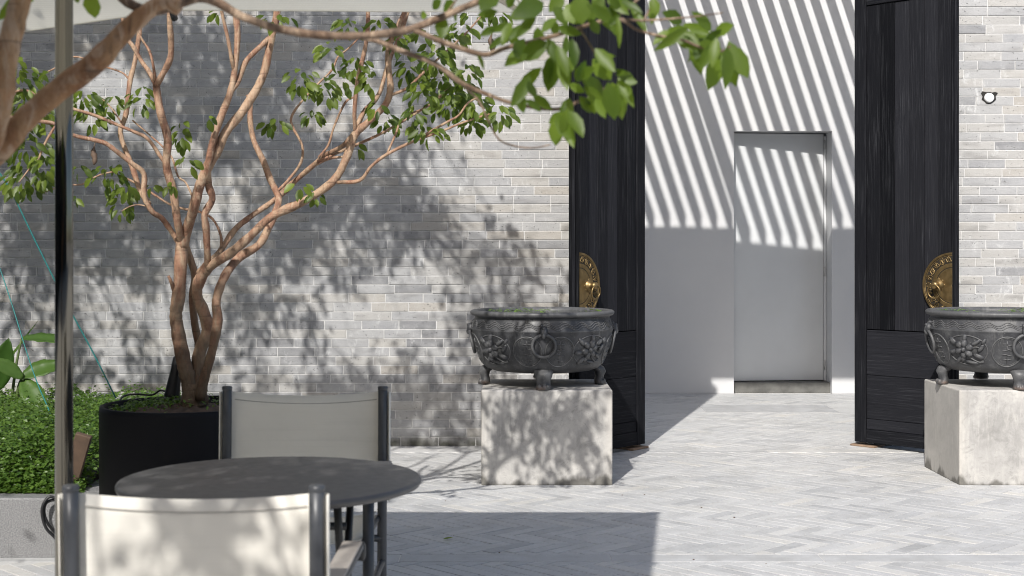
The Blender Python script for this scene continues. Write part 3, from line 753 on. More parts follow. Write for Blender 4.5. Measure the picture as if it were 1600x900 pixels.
br(b_, [(244, 134, -.16), (253, 118, -.2), (266, 91, -.22), (267, 60, -.25), (265, 25, -.28), (270, -40, -.3), (262, -130, -.3)], (11, 9))
br(b_, [(243, 130, -.16), (239, 100, -.2), (233, 79, -.2), (222, 62, -.2), (212, 45, -.2)], (6, 4))
br(b_, [(285, 385), (291, 362, -.02), (302, 328, -.1), (312, 290, -.13), (327, 256, -.15), (340, 234, -.16), (353, 206, -.16), (378, 175, -.14), (400, 141, -.12), (413, 112, -.1), (419, 85, -.1), (424, 60, -.1), (432, 25, -.1), (440, -50, -.1), (450, -160, -.1)], (20, 12), sides=12)
br(b_, [(325, 420), (324, 394, -.06), (322, 357, -.09), (320, 334, -.1), (332, 311, -.1), (326, 290, -.1), (325, 259, -.18), (334, 216, -.2), (347, 178, -.21), (359, 147, -.2), (366, 116, -.2), (371, 60, -.2), (369, 25, -.2), (362, -60, -.2), (350, -150, -.2)], (13, 11), sides=11)
br(b_, [(363, 140, -.2), (373, 125, -.18), (383, 98, -.16), (397, 82, -.14), (412, 68, -.12), (420, 60, -.1)], (10, 9))
br(b_, [(366, 112, -.2), (362, 93, -.22), (356, 60, -.24), (349, 30, -.26), (335, -30, -.3)], (7, 6))
br(b_, [(325, 420), (340, 408, -.06), (362, 394, -.1), (392, 368, -.12), (419, 342, -.14), (445, 328, -.15), (470, 317, -.16), (496, 302, -.16), (524, 279, -.17), (542, 245, -.18), (555, 210, -.18), (576, 190, -.18), (602, 164, -.2), (610, 138, -.2), (607, 105, -.2), (608, 73, -.2), (620, 45, -.2), (634, 15, -.2), (650, -60, -.2), (660, -150, -.2)], (17, 10), sides=12)
br(b_, [(555, 208, -.18), (554, 170, -.22), (559, 123, -.23), (566, 95, -.24), (573, 60, -.25), (575, 20, -.26), (570, -60, -.26)], (8, 7))
br(b_, [(557, 200, -.15), (568, 176, -.1), (582, 161, -.06), (594, 143, -.02), (602, 115, .02), (612, 85, .05), (625, 55, .08), (640, 10, .1)], (10, 7))
br(b_, [(612, 148, -.2), (626, 143, -.2), (640, 135, -.2), (655, 120, -.2), (676, 100, -.22), (700, 78, -.22), (728, 52, -.24), (752, 25, -.24)], (6, 3))
br(b_, [(527, 285, -.17), (562, 282, -.2), (580, 260, -.22), (605, 241, -.24), (648, 220, -.26), (693, 204, -.28), (712, 196, -.3), (745, 184, -.3), (775, 176, -.3)], (7, 3))
br(b_, [(660, 214, -.27), (675, 204, -.28), (700, 190, -.3), (717, 180, -.3), (731, 161, -.3), (748, 152, -.3)], (5, 3))
br(b_, [(496, 253, .0), (525, 240, -.02), (560, 225, -.05), (595, 209, -.08), (627, 191, -.1), (650, 177, -.1), (670, 164, -.1), (690, 147, -.1), (705, 132, -.1)], (6, 3))
br(b_, [(605, 240, -.24), (618, 210, -.22), (626, 190, -.2), (641, 178, -.2), (665, 168, -.2), (690, 150, -.2)], (4, 3))
br(b_, [(310, 428, .05), (325, 410, .08), (343, 394, .1), (366, 360, .12), (392, 338, .14), (420, 319, .16), (446, 299, .18), (461, 283, .18), (496, 253, .1), (509, 242, .02), (536, 228, -.1), (553, 208, -.17)], (12, 9))
br(b_, [(432, 300, .12), (450, 282, .14), (470, 254, .15), (472, 227, .15), (457, 198, .15), (456, 181, .15), (472, 158, .15), (496, 132, .15), (519, 109, .15), (528, 89, .15), (544, 76, .15), (560, 60, .15)], (6, 3))
br(b_, [(498, 246, .1), (513, 227, .1), (522, 198, .1), (539, 161, .1), (552, 152, .1)], (5, 4))
br(b_, [(415, 325, .15), (432, 308, .18), (455, 285, .2), (486, 262, .2), (515, 248, .2), (545, 244, .2)], (7, 4))
br(b_, [(272, 456), (267, 440, -.04), (263, 431, -.05)], (7, 5), sides=7)
br(b_, [(345, 392, .1), (345, 368, .1), (332, 342, .1), (309, 330, .1), (285, 326, .1), (263, 318, .1), (236, 301, .1), (210, 285, .1), (188, 275, .1)], (5, 4))
br(b_, [(300, 305, -.1), (290, 285, -.06), (278, 275, -.04), (269, 247), (253, 228, .02), (235, 212, .05), (207, 188, .06)], (4, 3))
br(b_, [(259, 256, -.12), (251, 245, -.1), (231, 217, -.1), (210, 206, -.1), (188, 197, -.1), (150, 181, -.1), (114, 170, -.12), (85, 160, -.12), (62, 149, -.12), (35, 141, -.12), (9, 150, -.12)], (7, 4))
br(b_, [(203, 125, .1), (190, 113, .1), (163, 104, .1), (140, 95, .1), (114, 89, .1), (85, 107, .12), (63, 117, .12)], (4, 3))
br(b_, [(228, 322, -.1), (215, 320, -.1), (202, 323, -.12), (190, 330, -.12)], (3, 2), sides=6)
br(b_, [(180, 268, .1), (160, 272, .08), (144, 279, .06), (128, 288, .04), (100, 290, .0), (70, 300, -.02)], (4, 3), sides=6)
br(b_, [(60, 250, -.2), (45, 265, -.2), (30, 285, -.22)], (4, 2), sides=6); br(b_, [(88, 194, -.2), (70, 225, -.2), (60, 250, -.2)], (5, 4), sides=6)
br(b_, [(192, 195, -.08), (175, 170, -.05), (160, 155, -.02)], (3, 2), sides=6)
# in-frame leaf clusters: x, y, rx, ry, count
CL = [(30, 130, 32, 30, 26), (45, 175, 38, 30, 34), (45, 235, 42, 32, 40), (35, 285, 38, 24, 34), (15, 215, 20, 30, 16), (70, 265, 18, 30, 16), (15, 100, 18, 14, 8), (75, 130, 12, 14, 6),
      (140, 180, 30, 25, 26), (130, 155, 18, 16, 12), (175, 165, 16, 12, 8), (222, 160, 20, 20, 14), (170, 280, 28, 18, 20), (195, 320, 18, 24, 18), (125, 270, 10, 8, 5), (117, 316, 5, 6, 2), (283, 212, 10, 20, 9), (293, 258, 10, 10, 6), (265, 292, 14, 8, 4), (325, 188, 7, 5, 3), (200, 300, 10, 8, 5), (238, 298, 8, 6, 3),
      (430, 200, 20, 9, 10), (470, 132, 22, 22, 16), (508, 145, 20, 18, 16), (487, 185, 12, 10, 7), (545, 45, 28, 14, 14), (518, 88, 22, 18, 12), (556, 108, 18, 14, 10), (580, 130, 15, 16, 9), (592, 42, 18, 12, 8), (533, 130, 14, 14, 8), (430, 33, 25, 7, 7),
      (640, 112, 22, 24, 22), (678, 92, 26, 20, 20), (700, 70, 22, 16, 13), (722, 52, 22, 12, 12), (742, 32, 20, 8, 8), (690, 130, 28, 24, 34), (722, 142, 22, 20, 20), (700, 168, 32, 22, 34), (740, 168, 26, 18, 24), (780, 182, 24, 14, 16), (645, 182, 18, 14, 10), (604, 194, 18, 14, 12), (590, 172, 10, 12, 6), (656, 200, 12, 10, 8), (672, 213, 24, 9, 10), (735, 195, 20, 12, 14), (558, 235, 5, 6, 3), (492, 312, 9, 9, 5), (470, 297, 12, 7, 4), (660, 150, 20, 18, 16), (620, 70, 14, 16, 9), (775, 28, 14, 5, 6), (730, 118, 22, 16, 12), (655, 60, 16, 10, 8), (340, 27, 10, 6, 3), (512, 245, 4, 3, 1)]
items = []
for (x, y, rx, ry, n) in CL:
    dY = rng.uniform(-.35, .1)
    for k in range(int(n * 1.6)):
        a, r = rng.uniform(0, 6.28), math.sqrt(rng.random()); Y = 6.24 + dY + rng.uniform(-.14, .14)
        b = P(x + rx * r * math.cos(a), y + ry * r * math.sin(a) - 6, Y) - T0
        out = Vector((math.cos(a) * .8, rng.uniform(-.9, .5), -math.sin(a) * .5 - .75)).normalized()
        up = Vector((rng.uniform(-.6, .6), -1 + rng.uniform(-.2, .6), .8 + rng.uniform(-.5, .4)))
        items.append((b, out, up, rng.uniform(.036, .062), Y))
items.sort(key=lambda q: -q[3] / q[4])
LM = LeafMass()
for i, (b, d, u, L, Y) in enumerate(items):
    if i < 300: put_leaf(LV, tree, b, d, u, L, L * rng.uniform(.42, .54))
    else: LM.add(b, d, u, L, L * rng.uniform(.42, .54), rng.uniform(.05, .3), rng.uniform(.1, .25))
# crown above the picture: clusters on the branch ends, dense over the left of the wall
def inside_poly(x, y, poly):
    c = False; j = len(poly) - 1
    for i in range(len(poly)):
        xi, yi = poly[i]; xj, yj = poly[j]
        if (yi > y) != (yj > y) and x < (xj - xi) * (y - yi) / (yj - yi) + xi: c = not c
        j = i
    return c
def clear_of_view(p, r=.16):
    if p.y < .25: return True
    x, y = 800 + p.x / p.y * FPX, 388 - (p.z - CAMZ) / p.y * FPX; m = r / p.y * FPX
    return y < -m or x < -m - 10 or x > 1610 + m
def clear_of_parasol(p):
    return not (abs(p.x + 1.14) < 1.45 and abs(p.y - 3.6) < 1.45 and 1.8 < p.z < 3.0)
def cluster(mass, p, org, n, r, Lr):
    for k in range(n):
        o = Vector((rng.gauss(0, r * .5), rng.gauss(0, r * .5), rng.gauss(0, r * .4)))
        d = (o * 3 + Vector((0, 0, -.25)) + rnd_dir(.3) * .35).normalized()
        mass.add(p + o - org, d, (rng.uniform(-.5, .5), rng.uniform(-.5, .5), 1), rng.uniform(*Lr), rng.uniform(*Lr) * .5, .15, .18)
TW_V, TW_F = [], []
F_LM = LeafMass(); F_ORG = Vector((-1.5, 2.3, 0)); FT_V, FT_F = [], []
S1 = SUN / SUN.y                                         # per metre of travel in y
shade = []
wall_regions = [
    (.86, [(-60, 10), (630, 10), (700, 130), (650, 330), (560, 300), (-60, 420)], 2.0, 4.1, 210),
    (.60, [(-60, 390), (520, 290), (640, 300), (750, 300), (880, 410), (885, 600), (700, 690), (350, 690), (330, 440), (240, 600), (-60, 560)], 2.3, 4.0, 125),
    (.50, [(120, 420), (360, 420), (360, 640), (120, 640)], 2.4, 4.0, 95),
]
def hash_noise(x, y, s):
    return .5 + .25 * math.sin(x * 2.3 * s + 1.3 + 1.7 * math.sin(y * 1.9 * s)) + .25 * math.sin(y * 2.9 * s + .6 + 1.4 * math.sin(x * 2.1 * s + 2))
def emit(tp, t0, t1, n, r, Lr, tries=12):
    for _ in range(tries):
        p = tp - S1 * rng.uniform(t0, t1)
        if clear_of_view(p) and clear_of_parasol(p) and p.y < 9.35:
            if p.y > 4.7 and p.x < .3: cluster(LM, p, T0, n, r, Lr); shade.append((p, 0))
            else: cluster(F_LM, p, F_ORG, n, r, Lr); shade.append((p, 1))
            return
for dens, poly, t0, t1, cnt in wall_regions:
    xs = [q[0] for q in poly]; ys = [q[1] for q in poly]
    area = (max(xs) - min(xs)) * (max(ys) - min(ys)) / (FPX / 9.7) ** 2
    for k in range(int(area * cnt)):
        x, y = rng.uniform(min(xs), max(xs)), rng.uniform(min(ys), max(ys))
        if not inside_poly(x, y, poly): continue
        tp = P(x, y, 9.7)
        q = .6 * hash_noise(tp.x, tp.z, 1.7) + .4 * hash_noise(tp.x + 3.1, tp.z * 1.2, 4.6)
        if rng.random() > (min(1, max(0, (q - .27) * 3.1)) if dens > .7 else min(1, max(0, (q - .60 + dens * .33) * 5.5))): continue
        emit(tp, t0, t1, 12, .13, (.06, .09))
# pedestal, paving, chair back, table and hedge get lighter dapple from the near tree
for (n, fx, t0, t1) in (
    (12, lambda: Vector((rng.uniform(-.2, .5), 8.05, rng.uniform(.65, .97))), 1.8, 3.2),
    (10, lambda: Vector((rng.uniform(-.10, .5), 8.1, rng.uniform(.15, .52))), 2.0, 3.2),
    (22, lambda: P(rng.uniform(255, 345), rng.uniform(430, 620), 6.2), 1.2, 3.0),
    (12, lambda: P(rng.uniform(180, 420), rng.uniform(120, 420), 6.2), .8, 3.0),
    (21, lambda: Vector((rng.uniform(-.95, -.38), 2.88, rng.uniform(.35, .84))), 1.9, 2.9),
    (60, lambda: Vector((rng.uniform(-1.05, -.25), rng.uniform(3.35, 4.1), .74)), 1.9, 2.9),
    (26, lambda: P(rng.uniform(-30, 330), rng.uniform(0, 240), 2.55), .5, 1.5),
    (12, lambda: Vector((rng.uniform(-3.4, -2.0), rng.uniform(6.3, 8.4), .45)), 2.4, 3.4),
    (8, lambda: Vector((rng.uniform(-1.75, -1.1), rng.uniform(5.9, 6.5), .66)), 2.4, 3.4),
    (4, lambda: Vector((rng.uniform(-3.0, -1.85), 6.2, rng.uniform(.0, .3))), 2.2, 3.4),
    (5, lambda: Vector((rng.uniform(-.17, .3), rng.uniform(8.2, 8.7), .95)), 2.0, 3.0)):
    for k in range(n): emit(fx(), t0, t1, 11, .12, (.06, .09))
# twigs that carry the clusters
tips = [P(228, -170, 6.44), P(180, -60, 6.14), P(262, -130, 5.94), P(450, -160, 6.14), P(350, -150, 6.04), P(660, -150, 6.04), P(570, -60, 5.98), P(-40, 170, 5.94)]
for p, w in shade:
    if w == 0:
        b = min(tips, key=lambda q: (q - p).length); mid = (b + p) / 2 + Vector((rng.uniform(-.1, .1), rng.uniform(-.1, .1), .05))
        if clear_of_view(mid, .05) and clear_of_view(b.lerp(mid, .5), .02) and (b - p).length < 1.3: tube(TW_V, TW_F, [b - T0, mid - T0, p - T0], [.007, .005, .002], 5, 2)
        if len(tips) < 120 and rng.random() < .5 and clear_of_view(mid, .1): tips.append(mid)
tag(obj('foliage', LM.V, LM.F, M['leaf'], tree, True, LM.T), kind='stuff')
obj('twigs', TW_V, TW_F, M['bark'], tree, True)
for (x, y) in ((147, 238), (768, 62)):                    # little curled dead leaves
    V, F = [], []; p = P(x, y, 6.1) - T0
    tube(V, F, [p + Vector((.008, 0, .055)), p + Vector((0, 0, .02)), p + Vector((-.004, .003, 0)), p + Vector((.004, 0, -.03)), p + Vector((.0, -.003, -.055))], [.0015, .004, .011, .013, .003], 7, 3, .25)
    obj('dead_leaf', V, F, M['dry'], tree, True)

# ------------------------------------------------------------------ near tree whose boughs cross the top of the picture
ntree = thing('near_tree', 'out-of-focus tree bough crossing close overhead with large fresh leaves', 'tree', F_ORG)
def nb(name, pts, w, Y=2.6, sides=12): return br(name, pts, w, ntree, 'bark2' if w[0] > 20 else 'bark3', Y, sides, .07, F_ORG)
tube_obj('trunk', [Vector((-1.5, 2.3, -.02)) - F_ORG, Vector((-1.46, 2.35, .5)) - F_ORG, Vector((-1.38, 2.42, 1.0)) - F_ORG, P(-260, 400, 2.52) - F_ORG, P(-110, 330, 2.56) - F_ORG, P(-40, 268, 2.6) - F_ORG], [.085, .075, .062, .05, .036, .028], M['bark2'], ntree, 14, 4, .06)
nb('branch', [(-60, 288), (0, 232), (40, 186), (90, 142), (150, 97), (196, 48), (236, 14), (262, 4), (282, 12)], (46, 26))
nb('branch', [(-70, 330, -.05), (-30, 250, -.1), (-6, 190, -.12), (4, 140, -.13), (10, 90, -.14), (22, 40, -.15), (36, -10, -.16), (70, -90, -.2), (120, -200, -.2)], (44, 26))
nb('branch', [(170, -30), (200, 4), (240, 17), (275, 8), (310, -3), (340, 4), (370, 22), (400, 34), (440, 46), (500, 55), (560, 56), (600, 53), (640, 46), (680, 31), (720, 14), (765, -8), (830, -60), (900, -140)], (17, 11))
nb('branch', [(560, 57), (590, 64), (620, 77), (680, 100), (720, 129), (760, 147), (800, 161), (850, 170), (880, 169), (905, 158), (925, 150), (945, 138)], (10, 4), 2.65, 8)
nb('branch', [(645, 46), (690, 65), (740, 82), (763, 85), (790, 75), (830, 65), (870, 55), (905, 43), (940, 33), (962, 26), (985, 10), (1010, -15)], (10, 5), 2.6, 8)
nb('branch', [(722, 132, .05), (748, 158, .05), (766, 195, .05), (781, 219, .05), (808, 229, .05), (835, 231, .05), (860, 226, .05)], (5, 2.5), 2.7, 6)
nb('branch', [(960, 28), (978, 34), (995, 46), (1030, 56), (1066, 62), (1090, 72), (1125, 80), (1142, 72)], (6, 3.5), 2.55, 7)
nb('branch', [(965, 29), (1000, 32), (1040, 30), (1085, 26), (1130, 20)], (4.5, 2.5), 2.55, 7)
nb('branch', [(1005, 34), (1016, 12), (1022, -10)], (4, 3), 2.55, 6)
nb('branch', [(905, 43), (925, 75), (938, 100), (945, 125)], (4, 3), 2.6, 6)
nb('branch', [(690, 30), (700, 18), (720, -10)], (4, 3), 2.6, 6)
NL = [(850, 4, 806, 20, 30), (838, 20, 806, 60, 15), (800, 36, 766, 50, 13), (800, 34, 783, 64, 17), (842, 72, 788, 100, 28), (870, 28, 846, 50, 15), (905, -8, 910, 38, 30), (925, -6, 955, 44, 20), (893, 60, 900, 104, 18), (885, 55, 884, 88, 12), (868, 84, 856, 141, 25), (878, 88, 886, 140, 20), (828, 118, 800, 166, 20), (812, 140, 816, 177, 16), (832, 148, 862, 170, 14), (880, 176, 855, 193, 14), (872, 182, 866, 228, 24), (878, 180, 895, 228, 18), (888, 172, 912, 212, 20), (905, 118, 950, 150, 24), (928, 100, 948, 81, 12), (926, 92, 956, 124, 26), (950, 128, 960, 187, 24), (955, 128, 977, 187, 24), (966, 120, 988, 162, 18), (962, 118, 982, 112, 12), (905, 150, 926, 177, 15), (930, 154, 946, 184, 14),
      (1076, 42, 1025, 79, 17), (1112, 50, 1083, 16, 21), (1112, 54, 1064, 35, 15), (1116, 54, 1145, 38, 20), (1066, 36, 1040, 18, 20), (1080, 60, 1098, 112, 24), (1106, 58, 1086, 92, 22), (1120, 58, 1112, 100, 17), (1128, 78, 1108, 142, 28), (1132, 78, 1149, 132, 24), (1142, 70, 1169, 122, 25), (1018, -4, 1027, 24, 15), (985, 12, 1012, 47, 12), (945, -6, 918, 34, 18), (970, 2, 1002, 15, 13), (970, 16, 944, 20, 11),
      (690, 0, 673, 14, 14), (712, 3, 691, 17, 17), (690, 24, 690, 62, 20), (775, -8, 752, 10, 26), (715, 20, 707, 38, 10), (660, 16, 664, 32, 8), (776, 42, 751, 55, 14), (745, 86, 758, 109, 11), (800, 50, 806, 76, 12), (143, -14, 144, 31, 28), (48, -8, -5, 24, 24), (60, -10, 20, 8, 20), (118, -12, 122, 5, 10), (820, 60, 800, 92, 20), (865, 10, 888, 40, 18), (940, 36, 962, 10, 18), (855, 60, 872, 96, 18), (900, 84, 880, 120, 18), (1060, 50, 1092, 66, 20), (915, 100, 900, 128, 20), (880, -6, 860, 16, 22), (955, -8, 985, 12, 20), (1100, 62, 1128, 92, 20), (805, -8, 790, 12, 18)]
NL2 = []
for (x0, y0, x1, y1, w) in NL:
    if x0 > 780 and rng.random() < .8:
        a_ = math.atan2(y1 - y0, x1 - x0) + rng.uniform(-.9, .9); l_ = math.hypot(x1 - x0, y1 - y0) * rng.uniform(.8, 1.1); jx, jy = x0 + rng.uniform(-22, 22), y0 + rng.uniform(-20, 18)
        NL2.append((jx, jy, jx + l_ * math.cos(a_), jy + l_ * abs(math.sin(a_)), w * rng.uniform(.7, 1)))
for (x0, y0, x1, y1, w) in NL + NL2:
    Y = 2.58 + rng.uniform(-.07, .07); dY = rng.uniform(-.035, .035)
    a, b = P(x0, y0, Y), P(x1, y1, Y + dY); d = b - a
    s = Vector((-(y1 - y0), 0, -(x1 - x0))).normalized()
    up = Vector((rng.uniform(-.5, .5), -1, rng.uniform(-.2, .6)))
    put_leaf(LV2, ntree, a - F_ORG, d, up, d.length, w / FPX * Y * 1.12)
ntips = [P(120, -200, 2.4), P(900, -140, 2.6), P(36, -60, 2.44), P(1010, -30, 2.6)]
for p, w in shade:
    if w == 1:
        b = min(ntips, key=lambda q: (q - p).length); mid = (b + p) / 2 + Vector((rng.uniform(-.1, .1), rng.uniform(-.1, .1), .08))
        ok = all(clear_of_view(b.lerp(mid, k / 5), .03) and clear_of_view(mid.lerp(p, k / 5), .03) and clear_of_parasol(b.lerp(p, k / 5)) for k in range(1, 6))
        if ok:
            tube(FT_V, FT_F, [b - F_ORG, mid - F_ORG, p - F_ORG], [.010, .007, .003], 5, 2)
            if len(ntips) < 40 and rng.random() < .4: ntips.append(mid)
tag(obj('foliage', F_LM.V, F_LM.F, M['leaf2'], ntree, True, F_LM.T), kind='stuff')
obj('twigs', FT_V, FT_F, M['bark3'], ntree, True)

# ------------------------------------------------------------------ parasol
PX, PYY = -1.135, 3.60
par = thing('parasol', 'cream fabric parasol on a polished steel pole at the table', 'parasol', (PX, PYY, 0))
tube_obj('pole', [(0, 0, 0), (0, 0, 2.74)], .0225, M['chrome'], par, 28, 1)
V, F = [], []; lathe(V, F, [(0, 0), (.25, 0), (.25, .035), (.235, .045), (.05, .05), (.035, .09), (.024, .095)], 40); obj('base_plate', V, F, M['chair'], par, True)
H = 1.185; zt = 2.142; apex = (0, 0, 2.70)
edge = [(H, H - .02, zt - .002), (.0, H - .02, zt + .005), (-H + .02, H + .16, zt - .125), (-H - .13, .10, zt - .05), (-H - .26, -H + .2, zt), (-.28, -H + .1, zt + .02), (H - .29, -H, zt), (H - .145, 0, zt + .01)]
for i in range(8):
    a, b = Vector(edge[i]), Vector(edge[(i + 1) % 8]); A = Vector(apex); V, F = [], []
    nu, nv = 8, 8
    for u in range(nu + 1):
        for v in range(nv + 1):
            s, t = u / nu, v / nv; p = A.lerp(a.lerp(b, s), t); p.z -= .02 * math.sin(math.pi * s) * t * (1 - t) * 4 - 0.0
            V.append(p)
    for u in range(nu):
        for v in range(nv): q = u * (nv + 1) + v; F.append((q, q + 1, q + nv + 2, q + nv + 1))
    hem = len(V)
    for u in range(nu + 1): V.append(a.lerp(b, u / nu) + Vector((0, 0, -.004)) - (a.lerp(b, u / nu) - A).normalized() * .012)
    for u in range(nu): F.append((u * (nv + 1) + nv, (u + 1) * (nv + 1) + nv, hem + u + 1, hem + u))
    obj('canopy_panel', V, F, M['canopy'], par, True)
for i in range(8):
    e = Vector(edge[i]); A = Vector((0, 0, 2.66)); d = (e - A)
    pts = [A + d * .03 + Vector((0, 0, -.02)), A + d * .5 + Vector((0, 0, -.028)), A + d * .985 + Vector((0, 0, -.008))]
    rb = tube_obj('rib', pts, .0095, M['rib'], par, 6, 1)
    cpt = A + d * .985; dn = d.normalized()
    tube_obj('end_cap', [cpt + Vector((0, 0, -.012)), cpt + dn * .035 + Vector((0, 0, -.018))], .012, M['black'], rb, 8, 1)
V, F = [], []; lathe(V, F, [(.024, 2.55), (.05, 2.56), (.055, 2.62), (.05, 2.69), (.02, 2.715), (0, 2.76)], 20); obj('hub', V, F, M['black'], par, True)

# ------------------------------------------------------------------ table and director chairs
tb = thing('table', 'round charcoal bistro table between two white sling chairs', 'table', (-.637, 3.75, 0))
V, F = [], []; lathe(V, F, [(0, .722), (.385, .722), (.393, .725), (.3965, .732), (.3965, .737), (.393, .742), (.387, .744), (0, .7445)], 96); obj('tabletop', V, F, M['table'], tb, True)
for sx in (-1, 1):
    for sg in (-1, 1):
        tube_obj('leg', [(.195 * sx, .16 * sg, .718), (.193 * sx, .02 * sg, .40), (.19 * sx, -.24 * sg, .005)], .0105, M['black'], tb, 10, 2)
    box('top_bracket', .18 * sx - .02, .18 * sx + .02, -.2, .2, .700, .7215, M['black'], tb, .003)
    V, F = [], []; lathe(V, F, [(0, 0), (.015, 0), (.018, .012), (.024, .02), (.026, .045), (.018, .05), (0, .051)], 16)
    obj('knob', [((.20 + v[2]) * sx, v[0], v[1] + .55) for v in V], F if sx > 0 else [f[::-1] for f in F], M['black'], tb, True)
tube_obj('crossbar', [(-.19, .085, .60), (.19, .085, .60)], .011, M['black'], tb, 8, 1); tube_obj('crossbar', [(-.19, .0, .38), (.19, .0, .38)], .011, M['black'], tb, 8, 1)
def chair(label, cx, cy, ang, W, Hh, sy):
    """local +y is the way the sitter faces; backrest posts at y=0"""
    root = thing('sling_chair', label, 'chair', (cx, cy, 0), 'white sling chairs at the round table', ang)
    hw = W / 2
    for s in (-1, 1):
        tube_obj('rear_leg', [(hw * s, .03, 0), (hw * s, .02, .40), (hw * s, 0, .60), (hw * s, -.012, Hh)], .0160, M['chair'], root, 16, 3)
        tube_obj('front_leg', [(hw * s, .47, 0), (hw * s, .47, .615)], .0175, M['chair'], root, 14, 1)
        o = box('armrest', hw * s - (.018 if s > 0 else .036), hw * s + (.036 if s > 0 else .018), .02, .56, .616, .632, M['chair'], root, .004)
        arm = box('arm_pad', hw * s - (.014 if s > 0 else .034), hw * s + (.034 if s > 0 else .014), .03, .55, .6325, .640, M['armpad'], o, .003)
        tube_obj('stretcher', [(hw * s, .02, .30), (hw * s, .47, .30)], .012, M['chair'], root, 10, 1)
        tube_obj('seat_rail', [(hw * s * .93, .02, .445), (hw * s * .93, .49, .455)], .012, M['chair'], root, 10, 1)
        V, F = [], []; lathe(V, F, [(.0163, -.006), (.0172, -.003), (.0172, .004), (.0145, .007), (0, .0075)], 18); obj('post_cap', [(v[0] + hw * s, v[1] - .012, v[2] + Hh) for v in V], F, M['chair'], root, True)
    tube_obj('crossbar', [(-hw, .47, .30), (hw, .47, .30)], .012, M['chair'], root, 10, 1); tube_obj('crossbar', [(-hw, .025, .38), (hw, .025, .38)], .012, M['chair'], root, 10, 1)
    # back sling wraps both posts: one continuous loop of cloth
    V, F = [], []; n = 26; ztop, zbot = Hh - .012, .50; nz = 8
    # the cloth runs behind the posts as the camera sees them and is turned round their outer sides
    prof = [(-hw - .0215, .010), (-hw - .0255, .002), (-hw - .0225, -.010), (-hw - .012, -.0195)]
    bulge = []
    for k in range(n + 1):
        u = -1 + 2 * k / n; bulge.append((u * (hw - .002), -.0215 - .012 * (1 - u * u)))
    line = [(x, y * sy) for x, y in prof + bulge + [(-x, y) for x, y in reversed(prof)]]
    for j in range(nz + 1):
        z = zbot + (ztop - zbot) * j / nz; lean = -.012 * max(0, (z - .6) / (Hh - .6))
        for (x, y) in line:
            u = min(1, abs(x) / hw); sag = -.016 * (1 - u * u) * (j / nz) ** 3
            V.append((x, y + lean, z + sag + (.012 * (1 - u * u) * (1 - j / nz) ** 3)))
    m = len(line)
    for j in range(nz):
        for k in range(m - 1): F.append((j * m + k, j * m + k + 1, (j + 1) * m + k + 1, (j + 1) * m + k))
    back = obj('back_sling', V, F, M['fabric'], root, True)
    sol = back.modifiers.new('thickness', 'SOLIDIFY'); sol.thickness = .0016; sol.offset = 0
    V, F = [], []
    for k in range(n + 1):
        u = -1 + 2 * k / n
        for zz in (ztop - .026, ztop - .0285): V.append((u * (hw - .022), (-.0215 - .012 * (1 - u * u)) * sy - .012 * max(0, (zz - .6) / (Hh - .6)) - sy * -.0018 * 1.0 if False else (-.0215 - .012 * (1 - u * u)) * sy + .0022 * sy - .0115, zz - .016 * (1 - u * u)))
    F = [(2 * k, 2 * k + 2, 2 * k + 3, 2 * k + 1) for k in range(n)]
    obj('hem_stitch', V, F, M['hem'], back)
    V, F = [], []
    for j in range(13):
        for k in range(13):
            u, v = -1 + 2 * k / 12, j / 12; V.append((u * hw * .93, .02 + .47 * v, .459 - .035 * (1 - u * u) * math.sin(math.pi * min(1, v * .9 + .1)) + .012 * abs(u) ** 8))
    for j in range(12):
        for k in range(12): F.append((j * 13 + k, j * 13 + k + 1, (j + 1) * 13 + k + 1, (j + 1) * 13 + k))
    o = obj('seat_sling', V, F, M['fabric'], root, True); sol = o.modifiers.new('thickness', 'SOLIDIFY'); sol.thickness = .002
    return root
M['armpad'] = simple('arm_pad', (.30, .27, .24), .7, 0, 30, .12); M['hem'] = simple('hem_thread', (.33, .31, .28), .9, 0, 60, .1)
chair('nearer white sling chair seen from behind, leaf shadows across its back', -.647, 2.90, 0, .50, .862, -1)
chair('white sling chair facing the camera on the far side of the table, in shade', -.698, 4.78, math.pi, .525, .878, 1)

# ------------------------------------------------------------------ planting bed: granite kerb, hedge, broad-leaved plant, stake
bed = thing('planting_bed', 'raised bed edged with speckled grey granite kerb stones', 'planting bed', (-2.6, 7.6, 0))
B0 = Vector(bed.location)
for (x0, x1) in ((-4.9, -3.802), (-3.8, -2.8), (-2.798, -1.805)):
    box('kerb_stone', x0 - B0.x, x1 - B0.x, 6.2 - B0.y, 6.36 - B0.y, -.003, .26, M['granite'], bed, .006)
for (y0, y1) in ((6.362, 7.46), (7.462, 8.56), (8.562, 9.69)): box('kerb_stone', -1.955 - B0.x, -1.805 - B0.x, y0 - B0.y, y1 - B0.y, -.003, .26, M['granite'], bed, .006)
box('soil', -4.9 - B0.x, -1.957 - B0.x, 6.362 - B0.y, 9.69 - B0.y, 0, .235, M['soil'], bed)
def hedge_h(x, y):
    t = min(1, max(0, (y - 6.34) / .38)); s = 1 - (1 - t) ** 2.2
    e = min(1, max(0, (-1.93 - x) / .14)); e = 1 - (1 - e) ** 2
    n = .045 * math.sin(x * 6 + y * 3 + 1) * math.sin(y * 7 - x * 3) + .035 * math.sin(x * 13 + 2 * math.sin(y * 5)) * math.sin(y * 11 + x * 2) + .016 * math.sin(x * 31) * math.sin(y * 27)
    return .245 + (.03 + .205 * s) * (.35 + .65 * e) * (1 - .15 * max(0, y - 6.9)) + n * s * e
hd = thing('hedge', 'low dense green shrub filling the raised granite bed', 'hedge', (-2.7, 7.8, .24))
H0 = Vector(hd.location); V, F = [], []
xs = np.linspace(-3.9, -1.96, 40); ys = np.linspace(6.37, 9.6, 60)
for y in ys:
    for x in xs: V.append(Vector((x, y, max(.236, hedge_h(x, y) - .10))) - H0)
